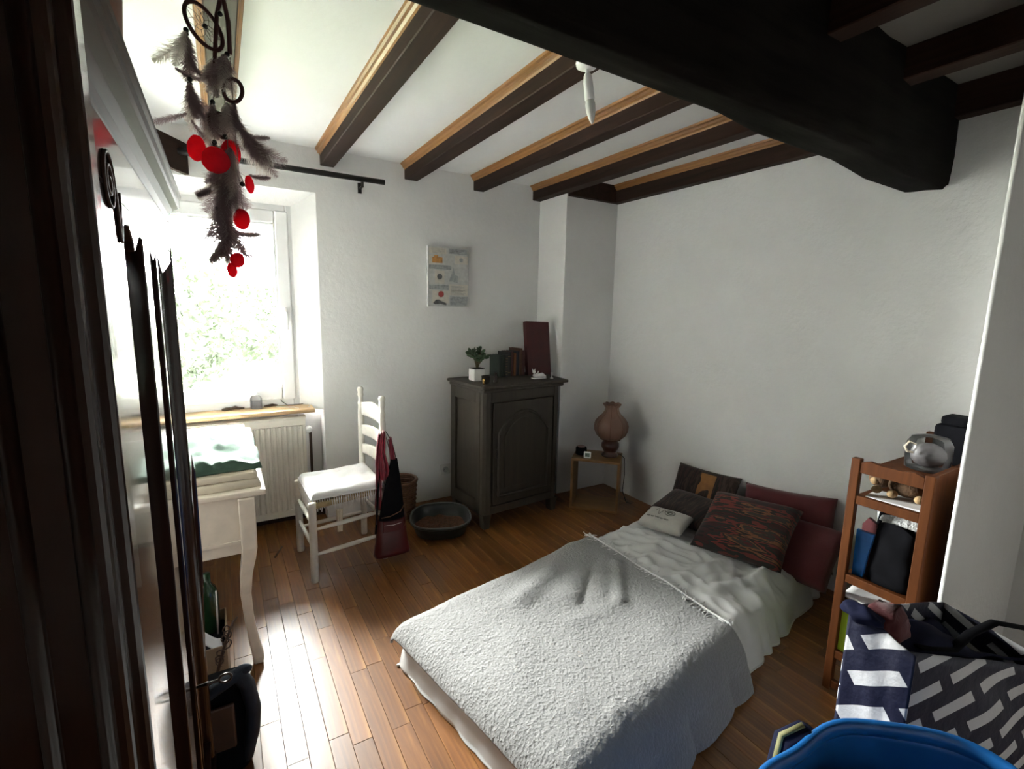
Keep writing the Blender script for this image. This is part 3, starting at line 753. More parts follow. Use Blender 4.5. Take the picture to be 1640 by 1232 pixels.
book(X0+.055, Y0-.01, .022, .160, .12, bk_, 'slim black book with gilt spine bands beside the green books', bands=(.1, .22, .34, .46, .58, .7, .82))
book(X0+.079, Y0, .034, .182, .13, bk_, 'taller thick black book standing behind the banded spines', bands=(.15, .8))
book(X0+.115, Y0, .020, .184, .13, br, 'thin maroon book left of the orange book')
book(X0+.137, Y0-.005, .018, .172, .12, bo, 'thin orange book in the middle of the row on the cabinet')
book(X0+.158, Y0, .030, .185, .13, bn, 'navy book right of the orange book')
book(X0+.190, Y0, .026, .205, .14, bb, 'tall brown book near the right end of the row')
book(X0+.218, Y0, .026, .188, .13, br, 'maroon book at the right end of the row beside the red album')
al = empty('red_album', cl(.575, .27, 1.001), math.radians(5)); tag(al, 'large dark red album standing upright on the cabinet against the chimney breast', 'album')
al.rotation_euler = (math.radians(-10), math.radians(2), math.radians(2))
MB().box(0, .215, 0, .006, 0, .415).box(0, .215, .036, .042, 0, .415).box(-.003, .004, 0, .042, 0, .415).build('cover', plain('album_red', (.06, .005, .006), .55, .2), al, bevel=.002)
MB().box(.005, .193, .006, .036, .005, .41).build('pages', M['card'], al)
# jade plant in a white pot
pp = empty('potted_jade_plant', cl(.085, .23, 1.001)); tag(pp, 'small jade plant in a white pot on the cabinet', 'potted plant')
MB().prism([(-.045, -.045), (.045, -.045), (.045, .045), (-.045, .045)], 'z', 0, .085).build('pot', M['white_china'], pp, bevel=.008)
MB().box(-.039, .039, -.039, .039, .08, .087).build('soil', M['soil'], pp)
st = MB(); tips = []
for i in range(9):
    a = i*2.4; L_ = random.uniform(.07, .13); b = Vector((.07*math.cos(a)*random.uniform(.4, 1), .05*math.sin(a), .085+L_))
    if i == 0: b = Vector((.03, 0, .22))
    st.tube([(0, 0, .08), (b.x*.3, b.y*.3, .08+L_*.5), b], [.006, .005, .003], 6); tips.append(b)
st.build('stem', plain('jade_stem', (.09, .07, .03), .7), pp, True)
lf = MB().ball((0, 0, .022), .022, 10, 6, (.5, .18, 1)); lm_ = lf.build('leaf', M['leaf'], pp, True); first = True
for b in tips:
    for k in range(9):
        o = lm_ if first else link('leaf', lm_.data, None, pp); first = False
        o.location = b*random.uniform(.84, 1.02); o.rotation_euler = (random.uniform(-1.5, 1.5), random.uniform(-1.6, 1.6), random.uniform(0, 6.3)); s_ = random.uniform(.75, 1.15); o.scale = (s_, s_, s_)
# small dark cup with brass handle, dark figurine, china figurine
cp_ = empty('dark_metal_cup', cl(.06, .075, 1.001)); tag(cp_, 'small dark metal cup with brass handle at the front of the cabinet top', 'cup')
MB().lathe([(.022, 0), (.027, .005), (.030, .03), (.030, .048), (.033, .052), (.030, .054), (.027, .05), (.025, .012), (.0, .01)], (0, 0, 0), 20).build('bowl', M['steel'], cp_, True)
MB().lathe([(.005, 0), (.008, .003), (.006, .01), (.008, .02), (.0085, .032), (.005, .037)], (-.028, -.022, 0), 12).build('handle', M['brass'], cp_, True)
fg = MB().lathe([(.014, 0), (.015, .01), (.009, .02), (.012, .035), (.009, .045), (.004, .05)], (0, 0, 0), 12); fg.ball((0, 0, .058), .011, 10, 6)
o = fg.build('dark_figurine', M['steel'], None, True); o.location = cl(.155, .10, 1.001); tag(o, 'tiny dark figurine right of the metal cup on the cabinet', 'figurine')
cf = empty('china_figurine', cl(.535, .10, 1.001)); tag(cf, 'white china reclining figurine on the right of the cabinet top', 'figurine')
MB().box(-.055, .055, -.022, .022, 0, .008).build('base', M['white_china'], cf, bevel=.004)
m_ = MB().tube([(-.045, 0, .028), (-.03, 0, .022), (.0, 0, .020), (.03, 0, .026), (.05, 0, .018), (.062, 0, .012)], [.012, .016, .018, .016, .009, .005], 10)
m_.ball((-.045, -.003, .052), .013, 10, 8); m_.tube([(-.04, -.01, .03), (-.02, -.018, .045), (-.015, -.016, .058)], [.006, .005, .004], 8); m_.tube([(-.054, 0, .06), (-.058, 0, .075)], [.005, .001], 6); m_.tube([(-.038, 0, .06), (-.034, 0, .074)], [.005, .001], 6)
m_.build('figure', M['white_china'], cf, True)
m_ = MB().lathe([(.014, 0), (.012, .004), (.004, .01), (.004, .03), (.010, .036), (.007, .05)], (0, 0, 0), 12); o = m_.build('china_bird', M['white_china'], None, True)
o.location = cl(.625, .06, 1.001); tag(o, 'tiny white china ornament at the right corner of the cabinet top', 'ornament')

# ================================================================== NIGHTSTAND + LAMP
ns = empty('open_nightstand', (2.20, 2.77, 0), math.atan2(-.27, .25)); tag(ns, 'small open pine box nightstand in the corner beside the bed', 'nightstand')
pp_ = M['pine_pale']; NW, ND, NH = .36, .27, .40
MB().box(0, NW, 0, ND, NH-.018, NH).build('top', pp_, ns, bevel=.002); MB().box(0, NW, 0, ND, 0.004, .022).build('bottom', pp_, ns, bevel=.002)
MB().box(0, .018, 0, ND, .022, NH-.018).build('side', pp_, ns, bevel=.002); MB().box(NW-.018, NW, 0, ND, .022, NH-.018).build('side', pp_, ns, bevel=.002)
nca, nsa = math.cos(ns.rotation_euler.z), math.sin(ns.rotation_euler.z)
def nl(x_, y_, z_): return (2.20+x_*nca-y_*nsa, 2.77+x_*nsa+y_*nca, z_)
lp = empty('table_lamp', nl(.27, .16, NH+.001)); tag(lp, 'table lamp with ribbed peach glass shade and brown base on the nightstand', 'lamp')
MB().lathe([(.0, 0), (.062, 0), (.066, .008), (.058, .02), (.045, .03), (.055, .05), (.068, .075), (.066, .10), (.045, .125), (.03, .14), (.028, .16), (.0, .16)], (0, 0, 0), 28).build('base', plain('red_brown_ceramic', (.05, .014, .009), .3, .2), lp, True)
sh = [(.075, .135), (.105, .16), (.124, .20), (.127, .235), (.118, .27), (.095, .30), (.068, .325), (.052, .35), (.048, .375), (.056, .395), (.062, .405)]
def rib(a, r_, z_): return r_*(1-.055*abs(math.sin(a*4))**6) + (.006*math.cos(8*a)*(z_ > .38))
n = NT('peach_shade'); n.color((.50, .33, .26)); n.set(rough=.5, trans=0, sss=.0)
M['peach'] = plain('peach_glass', (.185, .10, .07), .45, .12, 14)
m_ = MB().lathe(sh, (0, 0, 0), 64, rib); m_.f = m_.f[:-2]; shd = m_.build('shade', M['peach'], lp, True, solid=.003)
for k in range(8):
    a = PI/8*0+k*PI/4
    MB().tube([(rib(a, r_, z_)*1.004*math.cos(a), rib(a, r_, z_)*1.004*math.sin(a), z_) for r_, z_ in sh], .0028, 6).build('rib', plain('brown_trim', (.12, .05, .03), .7), shd, True)
MB().tube([(.062*(1+.0)*math.cos(2*PI*i/48), .062*math.sin(2*PI*i/48), .405+.004*math.cos(8*2*PI*i/48)) for i in range(49)], .0035, 6, False).build('scallop_trim', MATS['brown_trim'], shd, True)
MB().tube([(.075*math.cos(2*PI*i/32), .075*math.sin(2*PI*i/32), .135) for i in range(33)], .004, 6, False).build('lower_trim', MATS['brown_trim'], shd, True)
pc = nl(NW+.03, .14, 0)
o = MB().tube([nl(.30, .19, NH+.006), nl(.345, .2, NH+.008), nl(NW+.02, .2, NH-.02), nl(NW+.028, .19, .25), nl(NW+.02, .19, .12), nl(NW+.05, .2, .03), nl(NW+.09, .22, .012)], .0035, 6).build('lamp_cable', M['black_metal'], None, True)
tag(o, 'dark lamp cable hanging beside the nightstand', 'cable')
rd_ = empty('alarm_clock', nl(.055, .13, NH+.001)); tag(rd_, 'round black alarm clock on the nightstand', 'clock')
MB().lathe([(.0, 0), (.04, 0), (.043, .006), (.043, .05), (.036, .058), (.0, .06)], (0, 0, 0), 24).build('body', M['black_cloth'], rd_, True)
MB().lathe([(.028, .058), (.031, .062), (.0, .063)], (0, 0, 0), 24).build('cap', plain('clock_pink', (.22, .12, .11), .5), rd_, True)
dg = empty('digital_thermometer', nl(.115, .035, NH+.001)); dg.rotation_euler = (0, 0, ns.rotation_euler.z+.1); tag(dg, 'small square white digital display on the nightstand front edge', 'thermometer')
MB().box(-.027, .027, -.006, .006, 0, .05).build('case', M['pvc'], dg, bevel=.004); MB().box(-.017, .017, -.0072, -.005, .012, .040).build('screen', plain('lcd_green', (.16, .21, .17), .3), dg)
for (a, b, c_, d_) in ((-.012, -.010, .016, .036), (-.012, -.004, .025, .027), (-.005, -.003, .016, .036), (.004, .006, .016, .036), (.004, .012, .034, .036), (.004, .012, .016, .018)):
    MB().box(a, b, -.0078, -.0071, c_, d_).build('segment', M['black_metal'], dg)

# ================================================================== CEILING BULB
cbul = empty('ceiling_bulb', (1.172, 1.478, 2.372)); tag(cbul, 'bare bulb in a white lamp holder under the ceiling beam', 'lamp')
MB().lathe([(.0, 0), (.038, 0), (.040, -.006), (.036, -.018), (.014, -.026), (.0, -.026)], (0, 0, 0), 24).build('ceiling_rose', M['pvc'], cbul, True)
MB().box(.024, .034, -.034, -.026, -.014, -.004).build('screw', M['black_metal'], cbul, bevel=.002)
bl = MB().tube([(0, 0, -.024), (.004, 0, -.04)], .006, 8); bl.build('cord', M['pvc'], cbul, True)
ax = Matrix.Translation((.004, 0, -.038)) @ Matrix.Rotation(math.radians(-11), 4, 'Y')
MB().lathe([(.0, 0), (.010, 0), (.014, -.008), (.017, -.03), (.018, -.085), (.0, -.085)], (0, 0, 0), 20).xf(ax).build('holder', M['pvc'], cbul, True)
MB().lathe([(.013, -.083), (.018, -.10), (.017, -.125), (.010, -.15), (.004, -.163), (.0, -.166)], (0, 0, 0), 20).xf(ax).build('bulb', plain('frosted_bulb', (.80, .80, .78), .3, .02), cbul, True)
# ================================================================== BED
U = Vector((.982, .191, 0)); V = Vector((-.191, .982, 0)); BN = Vector((.746, .877, 0)); BW = .92
def bedw(s_, t_, z_): p = BN+U*s_+V*t_; return Vector((p.x, p.y, z_))
def bend(e_, r_, slope):
    """distance past an edge -> (sideways, drop)"""
    if e_ <= 0: return 0., 0.
    q = r_*PI/2
    if e_ < q: return r_*math.sin(e_/r_), r_*(1-math.cos(e_/r_))
    return r_+slope*(e_-q), r_+(e_-q)*(1-slope*.3)
def ridge(s_, t_, a, b, w_, h_):
    ax, ay = a; bx, by = b; dx, dy = bx-ax, by-ay; L2 = dx*dx+dy*dy; q = ((s_-ax)*dx+(t_-ay)*dy)/L2
    qc = max(0, min(1, q)); d_ = math.hypot(s_-ax-dx*qc, t_-ay-dy*qc); return h_*math.exp(-(d_/w_)**2)
def drape(name, s0, s1, exf, exn, exh, H_, wr_, mat, label, cat, ns_=120, nt_=110, r_=.085, foot=True, fold=.012, solid=.006):
    """cloth over the mattress from s0 to s1; hangs exf past the far side, exn past the near side"""
    m_ = MB(); t0, t1 = -exn, BW+exf
    def fn(u_, v_):
        sv = s0+(s1-s0)*u_; tv = t0+(t1-t0)*v_
        ds = dz = dt = 0.
        edge_n, edge_f = .07, BW-.07
        if tv < edge_n: a, b = bend(edge_n-tv, r_, .22); dt = edge_n-a; dzn = b
        elif tv > edge_f: a, b = bend(tv-edge_f, r_, .14); dt = edge_f+a; dzn = b
        else: dt, dzn = tv, 0.
        if foot and sv < .09: a, b = bend(.09-sv, r_, .15); ds = .09-a; dzf = b
        else: ds, dzf = sv, 0.
        z_ = H_ - math.hypot(dzn, dzf)*(1.0)
        k_ = max(0, 1-max(dzn, dzf)/.1)
        z_ += wr_(sv, tv)*(.35+.65*k_)
        side = max(dzn, dzf)
        if side > .04:
            w_ = fold*math.sin(sv*19+3*N3(sv*3, 1, 2))*min(1, (side-.04)/.08)
            dt += (-1 if tv < BW/2 else 1)*abs(w_)*(dzn > .04)
            ds -= abs(fold*math.sin(tv*23))*(dzf > .04)
        hem_ = .012*N3(sv*6, tv*6, 5)
        return bedw(ds+hem_*(u_ in (0, 1)), dt, max(.006, z_))
    m_.grid(fn, ns_, nt_)
    o = m_.build(name, mat, None, True, solid=solid); return tag(o, label, cat) if label else o
mt = empty('mattress', tuple(bedw(1.03, BW/2, 0))); mt.rotation_euler = (0, 0, math.atan2(.191, .982)); tag(mt, 'single mattress lying directly on the floor under the white covers', 'mattress')
def ms(u_, v_):
    a = 2*PI*u_; c_, s_ = math.cos(a), math.sin(a); f_ = lambda q: abs(q)**.18*(1 if q > 0 else -1)
    kk = 1-.06*abs(2*v_-1)**4
    return (1.0*f_(c_)*kk, (BW/2-.03)*f_(s_)*kk, .004+.150*v_)
m_ = MB().grid(ms, 96, 8); nn = 9
m_.f.append(tuple(i*nn for i in range(96))); m_.f.append(tuple(i*nn+8 for i in range(95, -1, -1)))
m_.build('core', M['fab_white'], mt, True)
def wr_under(s_, t_): return .006*N3(s_*5, t_*5, 1)+.010*abs(N3(s_*9, t_*9, 4))
def wr_top(s_, t_):
    z_ = .016*N3(s_*2.2+4, t_*2.2, 1)+.006*N3(s_*6, t_*6, 3)
    z_ += ridge(s_, t_, (1.05, .84), (.66, .60), .06, .014)+ridge(s_, t_, (1.06, .70), (.76, .50), .04, .011)+ridge(s_, t_, (.74, .42), (.52, .46), .045, .008)
    z_ += ridge(s_, t_, (1.0, .88), (.45, .70), .05, .018)+ridge(s_, t_, (1.05, .62), (.80, .42), .03, .018)+ridge(s_, t_, (.44, .10), (.40, -.10), .03, .008)+ridge(s_, t_, (.27, .06), (.22, -.12), .03, .008)
    z_ -= ridge(s_, t_, (.90, .66), (.66, .52), .022, .009)
    z_ += .010*max(0, 1-abs(s_-.25)/.3)
    return z_
def wr_sheet(s_, t_):
    z_ = .020*N3(s_*3, t_*3, 9)+.020*(1-abs(N3(s_*6+2, t_*4.5, 2)))**3+.016*(1-abs(N3(s_*11+t_*3, t_*9-s_*4, 6)))**3-.012
    z_ += ridge(s_, t_, (1.25, .2), (1.62, .05), .03, .025)+ridge(s_, t_, (1.22, .36), (1.55, .30), .03, .022)+ridge(s_, t_, (1.2, .55), (1.45, .62), .035, .02)+ridge(s_, t_, (1.5, .1), (1.95, .12), .04, .03)
    return z_-.004
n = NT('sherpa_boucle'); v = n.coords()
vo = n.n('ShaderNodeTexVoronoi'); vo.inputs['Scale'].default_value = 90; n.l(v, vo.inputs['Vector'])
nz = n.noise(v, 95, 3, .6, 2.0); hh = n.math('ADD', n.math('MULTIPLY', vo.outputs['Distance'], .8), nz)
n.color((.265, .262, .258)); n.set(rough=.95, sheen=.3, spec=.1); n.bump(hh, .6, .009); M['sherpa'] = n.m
M['sheet'] = plain('white_sheet', (.60, .595, .585), .85, .03, 8, .12, 300, sheen=.15)
drape('fitted_sheet', -.16, 2.0, .13, .13, 0, .172, wr_under, M['sheet'], 'pale lilac-white quilted under-sheet showing at the foot of the bed', 'sheet', 100, 70, fold=.006)
drape('top_sheet', .92, 2.03, .16, .20, 0, .192, wr_sheet, M['sheet'], 'crumpled smooth white sheet on the pillow half of the bed', 'sheet', 110, 120, foot=False, fold=.02)
# bedspread: its upper edge follows a line across the bed (fringe there)
SEAM0, SEAM1 = 1.02, 1.20
def spread():
    m_ = MB(); ns_, nt_ = 170, 170; exn, exf = .22, .09
    def fn(u_, v_):
        tv = -exn+(BW+exn+exf)*v_; send = SEAM0+(SEAM1-SEAM0)*tv/BW+.012*N3(tv*7, 2, 2)
        sv = -.085+(send+.085)*u_
        edge_n, edge_f = .07, BW-.05
        if tv < edge_n: a, b = bend(edge_n-tv, .12, .35); dt = edge_n-a; dzn = b
        elif tv > edge_f: a, b = bend(tv-edge_f, .10, .14); dt = edge_f+a; dzn = b
        else: dt, dzn = tv, 0.
        if sv < .07: a, b = bend(.07-sv, .10, .2); ds = .07-a; dzf = b*.8
        else: ds, dzf = sv, 0.
        z_ = .218-math.hypot(dzn, dzf)+wr_top(sv, tv)*max(.3, 1-dzn/.12)
        if dzn > .05 and tv < BW/2: dt -= .018*abs(math.sin(sv*11+2*N3(sv*4, 3, 1)))*min(1, (dzn-.05)/.1)
        z_ += .0025*N3(sv*60, tv*60, 1)+.0015*N3(sv*110, tv*110, 6)
        return bedw(ds, dt, max(.008, z_))
    m_.grid(fn, ns_, nt_); e = empty('bedspread', tuple(bedw(.55, BW/2, 0))); tag(e, 'thick white fleecy bedspread with knotted fringe over the foot half of the bed', 'bedspread')
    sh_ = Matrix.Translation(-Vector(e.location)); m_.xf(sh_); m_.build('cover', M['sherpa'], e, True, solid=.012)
    # fringe of knotted tassels
    fr = MB()
    for i in range(72):
        tv = .02+.90*i/71; send = SEAM0+(SEAM1-SEAM0)*tv/BW+.012*N3(tv*7, 2, 2)
        p = [Vector(bedw(send-.012, tv, .226+wr_top(send, tv)))]
        a = random.uniform(-.9, .9)+(2.6 if random.random() < .35 else 0)
        for k in range(4):
            q = p[-1]; a += random.uniform(-.7, .7)
            s_, t_ = (q-BN).dot(U)+.012*math.cos(a), (q-BN).dot(V)+.012*math.sin(a)
            p.append(Vector(bedw(s_, t_, max(.216+wr_top(s_, t_), .21+wr_sheet(s_, t_))+.006)))
        fr.tube(p, [.003, .0045, .0028, .0028, .0016], 5)
    fr.xf(sh_); tag(fr.build('fringe', M['sheet'], e, True), kind='stuff')
    hm = MB()
    hm.tube([Vector(bedw(SEAM0+(SEAM1-SEAM0)*tv/BW+.012*N3(tv*7, 2, 2)-.004, tv, .226+wr_top(1.0+.18*tv, tv)))-Vector(e.location) for tv in [.02+.9*i/60 for i in range(61)]], .005, 6).build('hem', M['sheet'], e, True)
spread()

# ------------------------------------------------------------------ cushions
def cushion(name, w_, h_, t_, mat, c, ex, ey, label, pinch=.06, seed=0, wrk=.006):
    m_ = MB(); nn_ = 26
    for sgn in (1, -1):
        def fn(u_, v_):
            a, b = 2*u_-1, 2*v_-1
            f_ = max(0, (1-a**4)*(1-b**4))**.42
            k_ = 1-pinch*(1-b*b)*abs(a)**2; k2 = 1-pinch*(1-a*a)*abs(b)**2
            X = a*w_/2*k_; Y = b*h_/2*k2
            return (X, Y, sgn*(t_/2*f_+wrk*N3(X*12+seed, Y*12, seed*3+sgn)*f_+.002))
        m_.grid(fn, nn_, nn_)
    o = pydata(name, m_.v, m_.f, mat, None, True)
    bm = bmesh.new(); bm.from_mesh(o.data); bmesh.ops.remove_doubles(bm, verts=bm.verts, dist=.0045); bm.to_mesh(o.data); bm.free()
    for p_ in o.data.polygons: p_.use_smooth = True
    frame_axes(o, c, ex, ey); return tag(o, label, 'cushion', 'cushions at the head of the bed')
def stripes(name, stops, axis=1, scale=16, wob=5, nscale=(1.6, 9)):
    n_ = NT(name); v_ = n_.coords((nscale[0] if axis == 1 else nscale[1], nscale[1] if axis == 1 else nscale[0], 2))
    f_ = n_.noise(v_, 1.6, 3, .6, .25); n_.color(n_.ramp(f_, stops, 'CONSTANT')); n_.set(rough=.9, sheen=.1)
    n_.bump(n_.noise(v_, 5, 4), .4, .008); return n_.m
mul = stripes('multicolour_ribbon_stripes', [(0.000, (0.0072, 0.0060, 0.0060)), (0.360, (0.0300, 0.0072, 0.0072)), (0.420, (0.0120, 0.0132, 0.0108)), (0.470, (0.1320, 0.0210, 0.0150)), (0.510, (0.0150, 0.0120, 0.0096)), (0.550, (0.1560, 0.0600, 0.0240)), (0.580, (0.0300, 0.0270, 0.0210)), (0.630, (0.0720, 0.0108, 0.0120)), (0.690, (0.0090, 0.0072, 0.0072))])
drk = stripes('dark_brown_ribbon_stripes', [(0.000, (0.0072, 0.0054, 0.0054)), (0.380, (0.0210, 0.0096, 0.0078)), (0.460, (0.0450, 0.0240, 0.0180)), (0.500, (0.0132, 0.0072, 0.0060)), (0.570, (0.0360, 0.0132, 0.0120)), (0.640, (0.0084, 0.0060, 0.0060))], axis=0)
a1 = cushion('striped_cushion', .46, .34, .11, drk, (2.655, 1.95, .315), (.05, -1, .05), (.40, 0, .9), 'dark brown striped cushion with ochre patch leaning on the wall', seed=1)
a2 = cushion('striped_cushion', .46, .30, .10, drk, (2.46, 1.87, .275), (.1, -1, .02), (.95, .1, .25), 'dark brown striped cushion lying flat behind the small printed pillow', seed=2)
pt = MB().grid(lambda u_, v_: (-.0+.0+.04+.11*(u_-.5), .15*(v_-.5)+.06, .0595-.10*(v_-.25)**2*.12-.004*abs(u_-.5)), 8, 8).build('ochre_patch', plain('ochre_velvet', (.22, .095, .025), .8, .25), a1, True)
cushion('red_cushion', .52, .40, .12, M['burgundy'], (2.715, 1.43, .305), (.03, -1, .14), (.20, 0, .97), 'burgundy square cushion leaning on the wall behind the others', seed=3)
cushion('red_cushion', .44, .36, .12, M['burgundy'], (2.555, 1.30, .265), (.12, -1, .03), (.75, .1, .62), 'burgundy cushion sagging over the near corner of the bed head', seed=4)
cushion('striped_cushion', .47, .40, .15, mul, (2.40, 1.475, .335), (.22, -.97, .06), (.82, .16, .56), 'large multicoloured ribbon striped cushion in front of the red ones', seed=5)
wp = cushion('small_pillow', .27, .20, .075, plain('ecru_linen', (.46, .44, .40), .9, .08, 12, .3, 120), (2.215, 1.865, .262), (.30, -.95, .02), (.94, .30, .16), 'small off-white pillow with grey printed motif on the bed', .05, 6, .003)
m_ = MB()
gp = plain('grey_print', (.16, .15, .14), .9)
def onp(a, b): 
    f_ = max(0, (1-a**4)*(1-b**4))**.42; return (a*.132*(1-.05*(1-b*b)*a*a), b*.098*(1-.05*(1-a*a)*b*b), .0375*f_+.0058)
for (a0, b0, L_) in ((-.72, -.5, .16), (-.5, -.52, .12), (-.33, -.5, .2), (-.08, -.52, .12), (.08, -.5, .22)):
    m_.tube([onp(a0+L_*q, b0+.05*math.sin(q*16)) for q in [i/14 for i in range(15)]], .0022, 5)
m_.tube([onp(.15+.22*math.cos(t_), .25+.28*math.sin(t_)) for t_ in [i*.3 for i in range(22)]], .0025, 5)
m_.tube([onp(.15+.10*math.cos(t_), .25+.12*math.sin(t_)) for t_ in [i*.3 for i in range(22)]], .004, 5)
m_.tube([onp(-.5+.4*q, .2+.3*math.sin(q*9)) for q in [i/16 for i in range(17)]], .0018, 5)
m_.build('print', gp, wp, True)

# ================================================================== SHELF UNIT
sf = empty('ladder_shelf', (2.02, .72, 0)); tag(sf, 'orange pine shelf unit with ladder-like side frames in the nook on the right', 'shelf')
pn = M['pine']; SXL = .66
for X in (0, SXL):
    zt = .97 if X == 0 else .995
    fr_ = []
    for Y in (-.125, .10): MB().box(X, X+.028, Y, Y+.030, 0, zt).build('post', pn, sf, bevel=.003)
    MB().prism([(-.095, zt-.052), (.10, zt-.052), (.10, zt-.012), (.07, zt-.002), (.03, zt-.008), (-.03, zt-.008), (-.065, zt-.002), (-.095, zt-.012)], 'x', X+.004, X+.024).build('top_rail', pn, sf, bevel=.002)
    for z_ in (.795, .475, .145, .012): MB().box(X+.003, X+.025, -.096, .101, z_, z_+.034).build('rung', pn, sf, bevel=.003)
for z_ in (.80, .48, .15): MB().box(.025, SXL+.003, -.096, .118, z_, z_+.018).build('shelf_board', pn, sf, bevel=.002)
MB().box(.029, SXL, -.118, -.100, .03, .968).build('back_board', pn, sf, bevel=.002)
MB().box(.029, SXL, -.098, .098, .916, .930).build('top_board', pn, sf, bevel=.002)
def put(o, x_, y_, z_, label, cat, rz=0):
    o.location = (2.02+x_, .72+y_, z_); o.rotation_euler = (0, 0, rz); return tag(o, label, cat)
# plush animal on the upper shelf
pl_ = empty('plush_animal'); put(pl_, .13, .02, .828, 'brown plush animal lying on the upper shelf of the pine unit', 'plush toy')
pm = plain('brown_plush', (.10, .055, .028), .95, .35, 60, .8, 160); pt_ = plain('tan_plush', (.36, .24, .12), .95, .2, 60, .6, 160)
m_ = MB().ball((0, -.03, .045), .05, 16, 10, (1, 1.25, .8)); m_.ball((-.005, .055, .05), .038, 16, 10, (1, 1, .9)); m_.build('body', pm, pl_, True)
for (a, b) in ((-.03, .075), (.03, .08)): MB().ball((a, b, .085), .013, 10, 6).build('ear', pm, pl_, True)
for (a, b, c_) in ((-.055, .045, .02), (-.055, -.005, .018), (-.045, -.085, .02)): MB().ball((a, b, c_), .018, 12, 8, (1.3, .9, .8)).build('paw', pt_, pl_, True)
MB().ball((-.035, .062, .045), .015, 10, 6).build('muzzle', pt_, pl_, True)
o = MB().box(-.06, .06, -.09, .09, 0, .012).build('paper_stack', M['paper'], None, bevel=.001); put(o, .09, -.005, .8185, 'white papers lying under the plush animal', 'papers', .1)
pl_.location.z = .8325
o = MB().box(-.04, .04, -.06, .06, 0, .07).build('pink_box', plain('dusty_pink_card', (.22, .08, .06), .7), None, bevel=.002); put(o, .33, .01, .8185, 'dusty pink box behind the plush animal on the upper shelf', 'box', .1)
# jar and black case on top
jr = empty('clear_jar'); put(jr, .24, -.02, .931, 'clear plastic jar with pale loop on top of the pine shelf unit', 'jar')
m_ = MB().lathe([(.055, 0), (.066, .004), (.070, .05), (.068, .10), (.055, .125), (.02, .133), (.0, .134)], (0, 0, 0), 28); m_.build('body', M['clear'], jr, True)
MB().tube([(-.065, .02, .10), (-.082, .035, .11), (-.088, .045, .09), (-.075, .04, .07), (-.066, .025, .068)], .004, 6).build('loop', M['cream_cloth'], jr, True)
m_ = MB().ball((0, 0, .055), .055, 14, 8, (1, 1, .85)); m_.build('contents', plain('grey_filling', (.13, .12, .12), .6, .3, 30), jr, True)
kc = empty('black_camera_case'); put(kc, .43, -.035, .931, 'black case standing behind the clear jar on the shelf unit', 'case')
MB().box(-.05, .05, -.055, .055, 0, .155).build('body', M['black_cloth'], kc, bevel=.012); MB().box(-.045, .05, -.04, .04, .155, .19).build('lid', M['black_cloth'], kc, bevel=.010)
# middle shelf: black bag, blue folder, clear plastic bag, dark red pouch
bb_ = empty('black_tote'); put(bb_, .14, -.015, .4985, 'black soft bag filling the middle shelf of the pine unit', 'bag')
def sack(w_, d_, h_, seed, top=.8):
    m__ = MB()
    def fn(u_, v_):
        a = 2*PI*u_; c_, s_ = math.cos(a), math.sin(a); k_ = 1-(1-top)*v_**2; f_ = lambda q: abs(q)**.55*(1 if q > 0 else -1)
        return ((w_*f_(c_))*k_+.008*N3(u_*9, v_*5, seed), (d_*f_(s_))*k_+.008*N3(u_*9, v_*5, seed+3), h_*v_*(1+.10*math.sin(a*2+seed)*v_))
    m__.grid(fn, 32, 10); m__.f.append(tuple(i*11 for i in range(32))); m__.f.append(tuple(i*11+10 for i in range(31, -1, -1))); return m__
sack(.095, .080, .22, 2).build('body', M['black_cloth'], bb_, True)
MB().tube([(-.04, .07, .18), (-.045, .06, .26), (-.04, .0, .28), (-.045, -.05, .24), (-.04, -.07, .19)], .008, 8).build('handle', M['black_cloth'], bb_, True)
o = MB().prism([(.075, 0), (.112, 0), (.115, .185), (.055, .185), (.068, .09)], 'x', -.004, .012).build('blue_folder', M['blue_plastic'], None, bevel=.002); put(o, .05, -.014, .4985, 'bright blue folder beside the black bag on the middle shelf', 'folder')
pbg = sack(.09, .085, .06, 5, .6).build('plastic_bag', M['clear'], None, True); put(pbg, .17, -.015, .735, 'crumpled clear plastic bag on top of the black bag', 'plastic bag')
n = NT('crinkled_film'); n.color((.55, .56, .56)); n.set(rough=.18, spec=.8); n.bump(n.noise(n.coords(), 40, 4), 1.0, .03); pbg.data.materials[0] = n.m
o = MB().prism([(.05, 0), (.108, 0), (.110, .20), (.092, .232), (.062, .215)], 'x', -.004, .014).build('red_folder', M['burgundy'], None, bevel=.002); put(o, .085, -.012, .4985, 'dark red folder standing just behind the blue folder', 'folder')
# lower shelf: white papers, lime box, pinkish cloth
lx = empty('lime_box'); put(lx, .11, .03, .1685, 'lime green open box on the lower shelf of the pine unit', 'box')
m_ = MB(); m_.box(-.09, -.085, -.08, .08, 0, .20); m_.box(.085, .09, -.08, .08, 0, .20); m_.box(-.085, .085, -.08, -.075, 0, .20); m_.box(-.085, .085, .075, .08, 0, .20); m_.box(-.085, .085, -.075, .075, 0, .004)
m_.build('body', M['lime'], lx, bevel=.001); MB().box(-.07, .07, -.065, .065, .01, .185).build('contents', M['brown_leather'], lx, bevel=.01)
ps = MB().grid(lambda u_, v_: ((u_-.5)*.20, (v_-.5)*.21, .03*(u_-.5)+.06*(v_-.4)**2), 8, 10).build('paper_sheets', M['paper'], None, True, solid=.012); put(ps, .13, .005, .392, 'stack of white sheets above the lime box on the lower shelf', 'papers')
o = sack(.05, .035, .05, 9, .7).build('pink_cloth', plain('pink_floral', (.42, .17, .15), .9, .5, 40), None, True); put(o, .10, -.045, .378, 'pink floral cloth beside the white sheets on the lower shelf', 'cloth')
ps.location.z = .405

